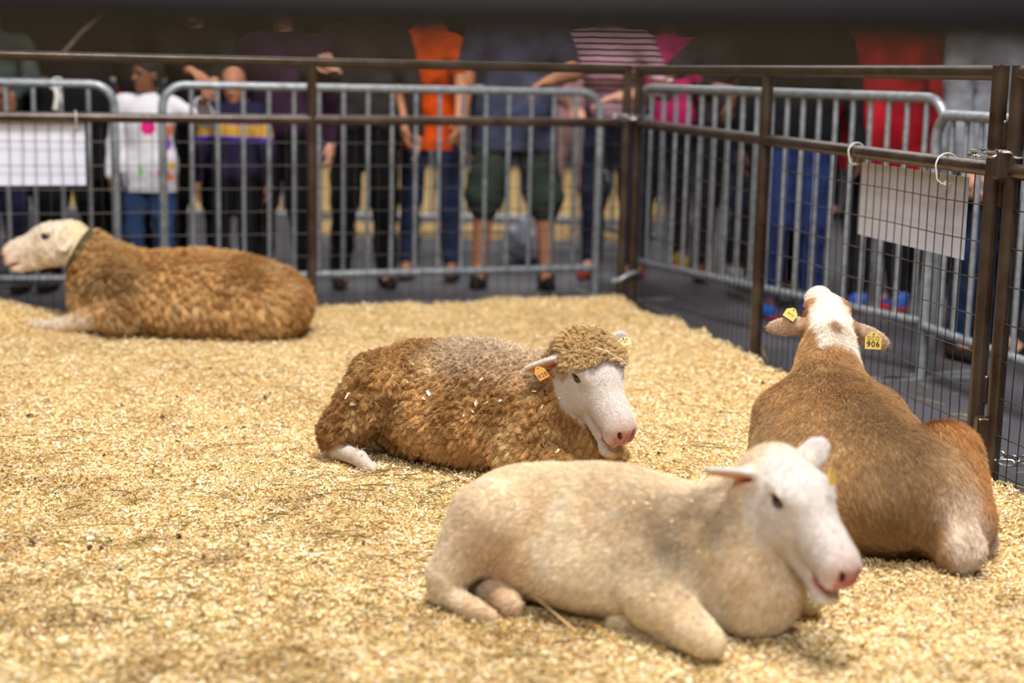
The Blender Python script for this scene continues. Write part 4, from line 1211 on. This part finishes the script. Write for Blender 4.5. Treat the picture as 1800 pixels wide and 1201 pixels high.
def hand(w, d, palm, side, curl=0.5, s=1.0):
    """prims of one hand: wrist point, direction of fingers, palm normal"""
    d = np.array(d, float); d /= np.linalg.norm(d); n = np.array(palm, float); n -= d*(n@d); n /= np.linalg.norm(n)
    r = np.cross(d, n)*side; w = np.array(w, float)
    p = [rc(w, w+d*0.03*s, 0.024*s, 0.026*s, 0.012, 'hand'),
         el(w+d*0.060*s, (0.046*s, 0.040*s, 0.016*s), np.stack([d, r, n], 1), 0.012, 'hand')]
    for i, ln in enumerate((0.072, 0.080, 0.074, 0.058)):
        k = w+d*(0.092-0.004*abs(i-1))*s+r*(1.5-i)*0.0205*s
        a1 = curl*0.8; a2 = curl*1.7
        q1 = k+(d*math.cos(a1)+n*math.sin(a1))*ln*0.52*s+r*(1.5-i)*0.003
        q2 = q1+(d*math.cos(a2)+n*math.sin(a2))*ln*0.48*s
        p += [rc(k-d*0.01, q1, 0.0095*s, 0.0088*s, 0.003, 'hand'), rc(q1, q2, 0.0088*s, 0.0075*s, 0.002, 'hand')]
    t0 = w+d*0.03*s+r*0.028*s; t1 = t0+(d*0.75+r*0.65+n*0.25)*0.042*s; t2 = t1+(d*0.9+n*0.45)*0.032*s
    p += [rc(t0, t1, 0.0125*s, 0.0105*s, 0.006, 'hand'), rc(t1, t2, 0.0105*s, 0.0085*s, 0.002, 'hand')]
    return p

def person(label, px, d, yaw=0, h=1.70, build=1.0, sk='fair', shirt=(40, 40, 44), sk_pat=None, sleeve='long', pants=(24, 24, 30), shorts=False, shoe=(40, 36, 36), shoe2=None,
           hair='brown', style='short', lean=0.0, side=0.0, wl=None, wr=None, hand_l=None, hand_r=None, head_yaw=0.0, head_pitch=0.2, hem=0.86, knee_l=None, stance=0.12, hood=False, extra=None, group=None, pos=None, vox=0.008):
    s = h/1.75
    p0 = on(px, d) if pos is None else Vector(pos)
    t = thing('person', label, 'person', (p0.x, p0.y, FLOOR), math.radians(yaw), group)
    Rz = Matrix.Rotation(math.radians(yaw), 3, 'Z')
    def tl(w): return np.array(Rz.transposed() @ (Vector(w)-Vector((p0.x, p0.y, FLOOR))))
    A = lambda x, y, z: np.array((x*s, y*s, z*s))
    b = build
    ch = A(side, -lean, 1.30-0.25*abs(lean)); nk = A(side*1.25, -lean*1.25, 1.47-0.35*abs(lean)); hd = nk+A(0, -0.015-0.05*abs(lean), 0.165)
    pel = A(0, 0.05*(lean > 0.1), 0.94); mid = (ch+pel)/2
    sh = {1: nk+A(0.185*b, 0.01, -0.065), -1: nk+A(-0.185*b, 0.01, -0.065)}
    wrs = {1: tl(wl) if wl is not None else A(0.27*b+side, -0.06-lean*0.6, 0.84), -1: tl(wr) if wr is not None else A(-0.27*b+side, -0.06-lean*0.6, 0.84)}
    hnd = {1: hand_l, -1: hand_r}
    # limbs
    elb = {}
    for k in (1, -1):
        a, w = sh[k], wrs[k]; L1, L2 = 0.29*s, 0.26*s
        v = w-a; D_ = np.linalg.norm(v)
        if D_ > (L1+L2)*0.995: w = a+v/D_*(L1+L2)*0.995; wrs[k] = w; v = w-a; D_ = np.linalg.norm(v)
        x = (L1**2-L2**2+D_**2)/(2*D_); hh = math.sqrt(max(L1**2-x**2, 0)); u = v/D_
        pole = np.array((k*0.8, 0.5, -0.6)); pole -= u*(pole@u); pole /= np.linalg.norm(pole)
        elb[k] = a+u*x+pole*hh
    leg = {}
    for k in (1, -1):
        kn = A(k*(stance-0.01), -0.035, 0.50); an = A(k*stance*1.1, 0.02, 0.09)
        if knee_l is not None and k == knee_l: kn = A(k*(stance+0.02), -0.20, 0.56); an = A(k*stance*1.2, 0.02, 0.20)
        leg[k] = (A(k*0.085, 0, 0.90), kn, an)
    def torso(f, g='t'):
        return [rc(pel+A(-0.07*b, 0, 0.02), pel+A(0.07*b, 0, 0.02), 0.105*s*b+f, 0.105*s*b+f, 0.04*s, g),
                el(mid, (0.148*s*b+f, 0.108*s*b+f, 0.23*s), k=0.06*s, g=g), el(ch, (0.172*s*b+f, 0.112*s*b+f, 0.17*s), k=0.06*s, g=g),
                rc(sh[1]+A(-0.04, 0, 0), sh[-1]+A(0.04, 0, 0), 0.062*s+f, 0.062*s+f, 0.05*s, g)]
    def arms(f, frac=1.0):
        o = []
        for k in (1, -1):
            if frac <= 0.55:
                e = sh[k]+(elb[k]-sh[k])*(frac/0.5); o.append(rc(sh[k], e, 0.054*s*b+f, 0.052*s*b+f*1.3, 0.03*s, 'arm'))
            else:
                o.append(rc(sh[k], elb[k], 0.050*s*b+f, 0.040*s*b+f, 0.03*s, 'arm'))
                o.append(rc(elb[k], elb[k]+(wrs[k]-elb[k])*min(1, (frac-0.5)*2), 0.040*s*b+f, 0.028*s*b+f, 0.02*s, 'arm'))
        return o
    def legs(f, frac=1.0, loose=0.0):
        o = []
        for k in (1, -1):
            hp, kn, an = leg[k]
            o.append(rc(hp, kn, 0.088*s*b+f, 0.058*s*b+f+loose, 0.03*s, 'leg'))
            if frac > 0.5: o.append(rc(kn, kn+(an-kn)*min(1, (frac-0.5)*2), 0.056*s*b+f+loose, 0.040*s+f+loose, 0.02*s, 'leg'))
        return o
    # head in its own frame
    fy = math.radians(head_yaw); fwd = np.array((math.sin(fy), -math.cos(fy), -head_pitch)); Hm = frame(hd, fwd, (0, 0, 1))
    hs = s if h > 1.4 else s*1.0+0.12*(1.4-h)
    hs = max(hs, 0.82)
    Hm[:3, :3] *= hs
    hp_ = [el((-0.01, 0, 0.03), (0.095, 0.076, 0.085), k=0.02, g='head'), el((0.025, 0, -0.035), (0.066, 0.060, 0.078), k=0.03, g='head'),
           rc((0.05, 0, -0.095), (0.07, 0, -0.09), 0.022, 0.020, 0.02, 'head'),
           rc((0.082, 0, 0.018), (0.104, 0, -0.022), 0.008, 0.012, 0.012, 'head'), el((0.094, 0, -0.026), (0.012, 0.018, 0.009), k=0.008, g='head'),
           rc((0.078, -0.030, 0.030), (0.078, 0.030, 0.030), 0.010, 0.010, 0.012, 'head'),
           el((0.086, 0, -0.056), (0.010, 0.026, 0.006), k=0.006, g='lips'), el((0.083, 0, -0.068), (0.010, 0.022, 0.007), k=0.006, g='lips')]
    for k in (1, -1):
        hp_ += [el((-0.005, k*0.078, -0.01), (0.020, 0.010, 0.032), k=0.006, g='head'), el((0.088, k*0.032, 0.008), (0.012, 0.018, 0.011), k=0.008, g='sock', sub=True)]
    body = torso(0.0)+arms(0.0)+legs(0.0)
    body.append(rc(nk+A(0, 0.015, -0.03), hd+A(0, 0.01, -0.05), 0.056*s, 0.052*s, 0.02*s, 'neck'))
    for k in (1, -1):
        d_ = hnd[k]; fw = wrs[k]-elb[k]
        if d_ is None: body += hand(wrs[k], fw, (-k, 0.1, 0) if abs(fw[2]) > abs(fw[1]) else (0, 0, -1), -k, 0.45, s)
        else: body += hand(wrs[k], np.array(Rz.transposed() @ Vector(d_[0])), np.array(Rz.transposed() @ Vector(d_[1])), -k, d_[2], s)
        an = leg[k][2]
        body.append(rc(an, an+A(0, -0.12, -0.045), 0.036*s, 0.030*s, 0.02, 'foot'))
    body += [q for q in xf(hp_, Hm) if not q[-1]]; body += [q for q in xf(hp_, Hm) if q[-1]]
    V, Fc = polygonise(body, vox, proj=2)
    mesh_obj('body', V, Fc, skin(sk), t)
    for k in (1, -1):
        v, f = polygonise(xf([el((0.076, k*0.032, 0.008), (0.0125, 0.0125, 0.0125))], Hm), 0.004, proj=1)
        mesh_obj('eye', v, f, M['eye'], t)
    sf = {'long': 0.97, 'short': 0.32, 'mid': 0.62}[sleeve]
    sp = torso(0.016)+arms(0.012, sf)
    if hem < 0.84: sp += [rc(A(k*0.075*b, 0, 0.96), A(k*0.080*b, 0, hem-0.02), 0.118*s*b, 0.124*s*b, 0.05, 't') for k in (1, -1)]
    sp.append(rc(nk+A(0, 0.01, -0.05), nk+A(0, 0.01, -0.01), 0.075*s, 0.066*s, 0.03*s, 't'))
    if hood: sp.append(el(nk+A(0, 0.07, 0.02), (0.10*s, 0.07*s, 0.07*s), k=0.04))
    V, Fc = polygonise(sp, 0.011, proj=2)
    V = V+grad(sp, V, 0.01)[1]*((fbm(V, 9, 3, 3)-0.5)*0.030)[:, None]
    keep = V[:, 2] > (hem*s-0.02)
    mesh_obj('shirt', V, Fc[keep[Fc].any(1)] if True else Fc, cm(shirt, sk_pat), t)
    pp = [rc(pel+A(-0.07*b, 0, 0.0), pel+A(0.07*b, 0, 0.0), 0.112*s*b, 0.112*s*b, 0.04*s)]+legs(0.013, 0.58 if shorts else 0.97, 0.030 if shorts else 0.006)
    V, Fc = polygonise(pp, 0.012, proj=2)
    V = V+grad(pp, V, 0.01)[1]*((fbm(V*np.array((1, 1, 1.6)), 8, 3, 6)-0.5)*0.030)[:, None]
    V[:, 2] = np.maximum(V[:, 2], 0.02)
    mesh_obj('shorts' if shorts else 'trousers', V, Fc, cm(pants), t)
    for k in (1, -1):
        an = leg[k][2]; z0 = an[2]-0.09*s
        sh_ = [rc(an+A(0, 0.02, -0.01), an+A(0, 0.01, -0.045), 0.046*s, 0.048*s, 0.02), rc(an+A(0, 0.0, -0.050), an+A(0.01*k, -0.15, -0.055), 0.045*s, 0.036*s, 0.02)]
        v, f = polygonise(sh_, 0.011, proj=1); v[:, 2] = np.maximum(v[:, 2], max(z0, 0.001))
        so = mesh_obj('shoe', v, f, cm(shoe), t)
        if shoe2:
            v2, f2 = polygonise([el(an+A(0, -0.06, -0.078), (0.055*s, 0.145*s, 0.016*s))], 0.011, proj=1); v2[:, 2] = np.maximum(v2[:, 2], z0+0.001)
            mesh_obj('sole', v2, f2, cm(shoe2), so)
    # hair
    if style != 'bald':
        hh_ = [el((-0.018, 0, 0.042), (0.098, 0.084, 0.084), k=0.02), el((-0.045, 0, -0.005), (0.070, 0.080, 0.080), k=0.02)]
        if style == 'long': hh_ += [rc((-0.055, 0.0, 0.0), (-0.075, 0, -0.22), 0.075, 0.050, 0.04), rc((-0.01, 0.07, 0.0), (-0.03, 0.085, -0.20), 0.030, 0.028, 0.03), rc((-0.01, -0.07, 0.0), (-0.03, -0.085, -0.20), 0.030, 0.028, 0.03)]
        if style == 'braids':
            for k in (1, -1):
                for j in range(6): hh_.append(el((-0.02-0.004*j, k*(0.080+0.004*j), 0.0-0.030*j), (0.017, 0.017, 0.020), k=0.006))
                for j in range(6): hh_.append(el((-0.055-0.004*j, k*(0.055+0.004*j), -0.02-0.030*j), (0.017, 0.017, 0.020), k=0.006))
        hh_.append(el((0.085, 0, -0.03), (0.05, 0.056, 0.066), k=0.01, sub=True))
        v, f = polygonise(xf(hh_, Hm), 0.008, proj=2)
        mesh_obj('hair', v, f, hairm[hair], t)
    if extra: extra(t, dict(sh=sh, elb=elb, wr=wrs, nk=nk, ch=ch, s=s, tl=tl))
    return t

down = (0, -0.1, -1)
def strap(t, c):
    a = c['sh'][1]+np.array((-0.05, -0.05, 0.06)); b_ = c['ch']+np.array((0.0, -0.15, -0.05)); e = c['ch']+np.array((-0.18, -0.10, -0.30))
    MB().tube([a, (a+b_)/2+np.array((0, -0.06, 0.0)), b_, e], 0.016, 8).build('bag_strap', cm((150, 128, 110)), t)
def watch(t, c):
    w = c['wr'][-1]; e = c['elb'][-1]; u = (e-w)/np.linalg.norm(e-w); p = Vector(w+u*0.03)
    MB().tube([p-Vector(u)*0.012, p+Vector(u)*0.012], 0.031, 16).build('watch_strap', M['galv'], t)
    q = Vector(u).orthogonal().normalized()
    MB().tube([p+Vector((0, -0.028, 0.01)), p+Vector((0, -0.040, 0.012))], 0.019, 16).build('watch_face', M['chain'], t)

# front row of the crowd, left to right
person('person at the left edge in grey-green top, one hand on the barrier', -8, 8.35, 0, 1.62, sk='brown', shirt=(62, 74, 70), pants=(34, 34, 60), hair='black', wr=P(2, 150, 7.92), hand_r=((0.5, -0.3, -0.8), (0, 1, -0.2), 0.9), wl=P(22, 168, 7.95), hand_l=((-0.3, -0.2, -0.9), (0, 1, 0), 0.9))
person('child in maroon leggings half hidden behind the black coat', 52, 9.2, 10, 1.22, sk='brown', shirt=(44, 30, 40), pants=(120, 18, 60), hair='black', style='short')
person('person in a broad black coat with a pale shoulder strap, beside the girl in white', 128, 8.45, 5, 1.78, 1.28, 'brown', (20, 19, 22), pants=(18, 18, 22), hair='black', hem=0.62, extra=strap)
person('child in a red jacket standing behind the girl in white', 224, 8.85, 0, 1.26, sk='dark', shirt=(214, 36, 26), pants=(24, 22, 30), hair='black', hem=0.72)
person('girl in a white top with bright printed shapes and blue jeans', 262, 8.30, 0, 1.245, 1.04, 'brown', (214, 212, 220), 'print', pants=(52, 78, 122), shoe=(150, 140, 150), hair='black', style='braids', head_yaw=-42, head_pitch=0.05, hem=0.82,
       wr=P(196, 315, 8.18), wl=P(350, 180, 8.12), hand_l=((0.6, -0.4, 0.3), (0, 0, -1), 0.6))
person('person in a black hooded top, hand and folded paper over the barrier', 345, 8.95, 0, 1.68, 1.0, 'tan', (26, 24, 28), pants=(20, 20, 24), hair='black', style='long', wr=P(345, 140, 8.35), hand_r=((0.7, -0.5, -0.2), (0, 0, -1), 0.5), wl=P(372, 160, 8.35))
person('child with a shaved head in a purple and gold top', 412, 8.55, 0, 1.20, 1.05, 'tan', (34, 30, 56), 'jersey', pants=(22, 22, 30), shoe=(200, 200, 204), style='bald', head_pitch=0.4)
person('person in a dark plum sweater with long brown hair', 498, 8.75, -8, 1.66, 1.12, 'fair', (58, 34, 58), pants=(18, 18, 24), shoe=(30, 28, 30), hair='brown', style='long', head_pitch=0.4)
person('person in a charcoal sweater and black trousers, arm folded across', 640, 8.85, 12, 1.74, 1.08, 'fair', (52, 48, 48), pants=(16, 16, 20), shoe=(60, 50, 46), hair='brown', wr=P(592, 128, 8.45), hand_r=((-0.4, -0.3, 0.5), (0, 1, 0), 1.0))
person('person in a bright orange shirt and blue jeans leaning on the barrier', 758, 9.25, -6, 1.76, 0.84, 'tan', (244, 88, 16), pants=(44, 58, 90), shoe=(90, 66, 52), sleeve='short', hair='brown', lean=0.12, head_pitch=0.8,
       wr=P(712, 235, 8.85), wl=P(806, 215, 8.75), hem=0.78, hood=True)
person('person in a slate blue shirt, dark green shorts and black boots', 905, 9.0, 0, 1.82, 1.12, 'tan', (74, 80, 106), pants=(62, 74, 66), shorts=True, shoe=(48, 42, 40), shoe2=(30, 28, 28), sleeve='short', hair='brown', stance=0.17,
       wl=P(968, 140, 8.62), hand_l=((-0.9, -0.2, -0.35), (0, -0.1, -1), 0.7), hem=0.78)
person('person in a pink striped shirt and dark jeans bending forward', 1082, 9.45, -20, 1.84, 1.1, 'fair', (226, 178, 196), 'stripe', pants=(38, 44, 64), shoe=(200, 80, 60), hair='brown', lean=0.20, wr=P(1000, 185, 9.1), wl=P(1090, 170, 9.1), sleeve='mid')
person('person in a magenta top behind the corner posts', 1166, 10.15, 0, 1.74, 1.0, 'tan', (210, 44, 118), pants=(26, 26, 40), shoe=(232, 220, 60), shoe2=(236, 70, 100), hair='brown', style='long', hem=0.86)
person('person in a charcoal shirt wearing a steel watch', 1278, 9.45, -4, 1.78, 1.0, 'brown', (58, 54, 58), pants=(26, 28, 40), shoe=(40, 36, 36), sleeve='short', hair='black', lean=0.1, wr=P(1178, 148, 9.0), hand_r=((-1, -0.1, -0.05), (0, 0.3, -1), 0.6), wl=P(1300, 160, 9.0), extra=watch)
person('person in a black top leaning over, hand hanging beyond the rail', 1345, 8.75, 4, 1.76, 1.12, 'brown', (28, 26, 30), pants=(36, 46, 74), shoe=(196, 196, 200), shoe2=(226, 226, 226), hair='black', lean=0.18, knee_l=-1, wr=P(1287, 160, 8.15), hand_r=((-0.1, -0.3, -1), (-0.6, 0.5, 0), 0.35), sleeve='mid')
person('person in a black jacket and bright blue jeans', 1400, 8.10, 0, 1.74, 1.1, 'dark', (22, 21, 25), pants=(34, 56, 112), shoe=(40, 110, 210), shoe2=(214, 70, 80), hair='black', stance=0.10)
person('person in a red sweater and black trousers, turned away', 1552, 8.35, 200, 1.74, 1.22, 'fair', (160, 20, 32), pants=(20, 22, 32), shoe=(70, 110, 200), shoe2=(210, 40, 44), hair='black', hem=0.78)
person('person with long brown hair and a maroon top', 1652, 8.9, 160, 1.68, 1.0, 'fair', (74, 20, 34), pants=(30, 30, 36), shoe=(50, 40, 36), hair='brown', style='long')
person('person in a grey knitted sweater and blue jeans at the right edge', 1750, 6.95, 25, 1.72, 1.25, 'fair', (136, 138, 148), pants=(38, 58, 92), shoe=(58, 46, 40), hair='blond', style='long', wr=P(1700, 300, 6.7), hem=0.76)
person('person in jeans and navy jacket cut off by the right edge', 1925, 6.3, 10, 1.78, 1.1, 'fair', (40, 44, 62), pants=(34, 56, 96), shoe=(96, 70, 40), hair='brown')
# small figures beyond the far pen
for px, d, c, pc, lb, h, hr in ((528, 20.5, (196, 196, 204), (50, 50, 60), 'distant person in a pale grey top, seen between the plum and charcoal sweaters', 1.7, 'brown'),
                       (1000, 15.6, (226, 170, 180), (180, 150, 150), 'distant person in a pale pink top left of the corner', 1.5, 'blond'),
                       (1042, 16.8, (180, 60, 56), (160, 150, 156), 'distant person in a red top left of the corner', 1.5, 'brown'),
                       (842, 21, (60, 60, 84), (30, 30, 44), 'distant person in navy behind the slate blue shirt', 1.75, 'black'),
                       (690, 21.5, (60, 60, 70), (28, 28, 36), 'distant person in dark clothes left of the orange shirt', 1.75, 'black'),
                       (160, 16.5, (40, 36, 60), (30, 30, 40), 'distant person in dark blue behind the black coat', 1.7, 'black'),
                       (340, 21, (130, 118, 122), (44, 40, 50), 'distant person in a mauve-grey top behind the girl', 1.8, 'brown'),
                       (1110, 19, (44, 40, 48), (30, 32, 50), 'distant person in black between the corner posts', 1.75, 'black'),
                       (1440, 14, (34, 32, 38), (28, 30, 42), 'distant person in black left of the red sweater', 1.8, 'black')):
    person(lb, px, d, 0, h, 1.05, 'fair', c, pants=pc, hair=hr, vox=0.014)

# pale cloth-covered tables far behind the crowd
def table(label, px, d, w, h=0.95):
    p = on(px, d); t = thing('draped_table', label, 'table', (p.x, p.y, FLOOR))
    MB().box((0, 0, h), (w, 0.75, 0.04)).build('table_top', M['sign'], t, False)
    vs = []; fs = []; N = 60
    per = [(-w/2, -0.38), (w/2, -0.38), (w/2, 0.38), (-w/2, 0.38)]
    pts = []
    for i in range(4):
        a, b = per[i], per[(i+1) % 4]
        for k in range(N//4): u = k/(N//4); pts.append((a[0]+(b[0]-a[0])*u, a[1]+(b[1]-a[1])*u))
    for i, (x, y) in enumerate(pts):
        for z, o in ((h-0.01, 1.0), (0.02, 1.0+0.02*math.sin(i*1.3))): vs.append((x*o, y*o, z))
    for i in range(len(pts)): j = (i+1) % len(pts); fs.append((i*2, i*2+1, j*2+1, j*2))
    MB().add(vs, fs).build('table_skirt', M['skirt'], t)
    return t
table('far table with a pale cloth behind the orange shirt', 745, 23.0, 2.0, 1.42)
table('far table with a grey cloth near the left of the hall', 120, 23.0, 2.2, 1.05)
# white rubbish bag on the aisle floor
pb = [el((0, 0, 0.13), (0.17, 0.14, 0.13), k=0.03), el((0.05, 0, 0.22), (0.10, 0.09, 0.10), k=0.05), rc((0.02, 0, 0.30), (0.03, 0, 0.36), 0.03, 0.05, 0.03)]
v, f = polygonise(pb, 0.012); v = v+grad(pb, v, 0.01)[1]*((fbm(v, 22, 3, 2)-0.5)*0.05)[:, None]; v[:, 2] = np.maximum(v[:, 2], 0.002)
o = mesh_obj('plastic_bag', v, f, M['sign']); q = on(930, 10.2); o.location = (q.x, q.y, FLOOR)
tag(o, 'crumpled white plastic bag on the floor between the bare legs', 'plastic bag')

# ------------------------------------------------------------------ shavings caught in the fleeces
def stuck(key, n, label, sel, size=(0.006, 0.016)):
    if key not in SHEEP: return
    c = SHEEP[key]; root = c['root']; V = c['Vd']; N = c['N']
    m = np.nonzero(sel(c, V))[0]; k = rng.choice(m, n)
    Mw = np.array(Matrix.Translation(root.location) @ Matrix.Rotation(root.rotation_euler.z, 4, 'Z'))
    p = V[k]+N[k]*(0.010 if key == 'M' else 0.004); p = p@Mw[:3, :3].T+Mw[:3, 3]; nn = N[k]@Mw[:3, :3].T + rng.normal(0, 0.3, (n, 3)); nn /= np.linalg.norm(nn, axis=1)[:, None]
    o = chip_mesh(p, nn, size[0]+(size[1]-size[0])*rng.random(n)**2, PAL[rng.choice([0, 4, 5, 1], n)], 'wood_shavings')
    tag(o, label, 'wood shavings', kind='stuff')
stuck('M', 46, 'pale flakes of shavings caught in the brown fleece', lambda c, V: (V[:, 1] < -0.05) & (V[:, 2] > 0.05) & (V[:, 2] < 0.3) & (V[:, 0] < 0.35) & (c['N'][:, 1] < -0.2), (0.006, 0.022))
stuck('F', 60, 'pale flakes of shavings caught in the cream coat', lambda c, V: (V[:, 1] < -0.02) & (V[:, 2] > 0.06) & (V[:, 0] < 0.30) & (c['N'][:, 1] < 0.1), (0.005, 0.012))
stuck('L', 16, 'pale flakes of shavings caught in the fawn fleece', lambda c, V: (V[:, 1] > 0.05) & (V[:, 2] > 0.03) & (V[:, 2] < 0.25) & (V[:, 0] < 0.35), (0.008, 0.02))

def stalk(label, pts, r, c):
    m = mat('dry_stalk_%d' % c[0], lin(*c), 0.7, 0, 0.3)
    k = len(pts); tag(MB().tube(pts, [r*(1-0.5*i/(k-1)) for i in range(k)], 7).build('straw_stalk', m), label, 'straw')
stalk('thin white straw stalk lying across the curly topknot', [P(1046, 611, 4.19), P(1066, 617, 4.17), P(1090, 631, 4.16), P(1108, 645, 4.16)], 0.0011, (232, 222, 196))
def gp(x, y, h): return G(x, y, 0.0)+Vector((0, 0, h))
stalk('long tan straw stalk slanting up from the ground by the cream sheep belly', [gp(1012, 1120, 0.012), gp(965, 1098, 0.035), gp(925, 1078, 0.05), gp(906, 1064, 0.055)], 0.0026, (206, 170, 112))
stalk('second tan straw stalk crossing in front of the cream sheep, nearer its foreleg', [gp(1084, 1136, 0.012), gp(1050, 1118, 0.02), gp(1026, 1106, 0.018)], 0.0026, (196, 152, 84))
stalk('olive straw stalk beside the white hind foot of the brown woolly sheep', [gp(566, 800, 0.012), gp(590, 806, 0.045), gp(612, 822, 0.035), gp(640, 842, 0.012)], 0.0013, (150, 130, 84))
stalk('brown straw stalk leaning on the foot of the middle post of the right fence', [gp(1348, 648, 0.03), gp(1338, 634, 0.055), gp(1322, 622, 0.09)], 0.004, (176, 132, 76))
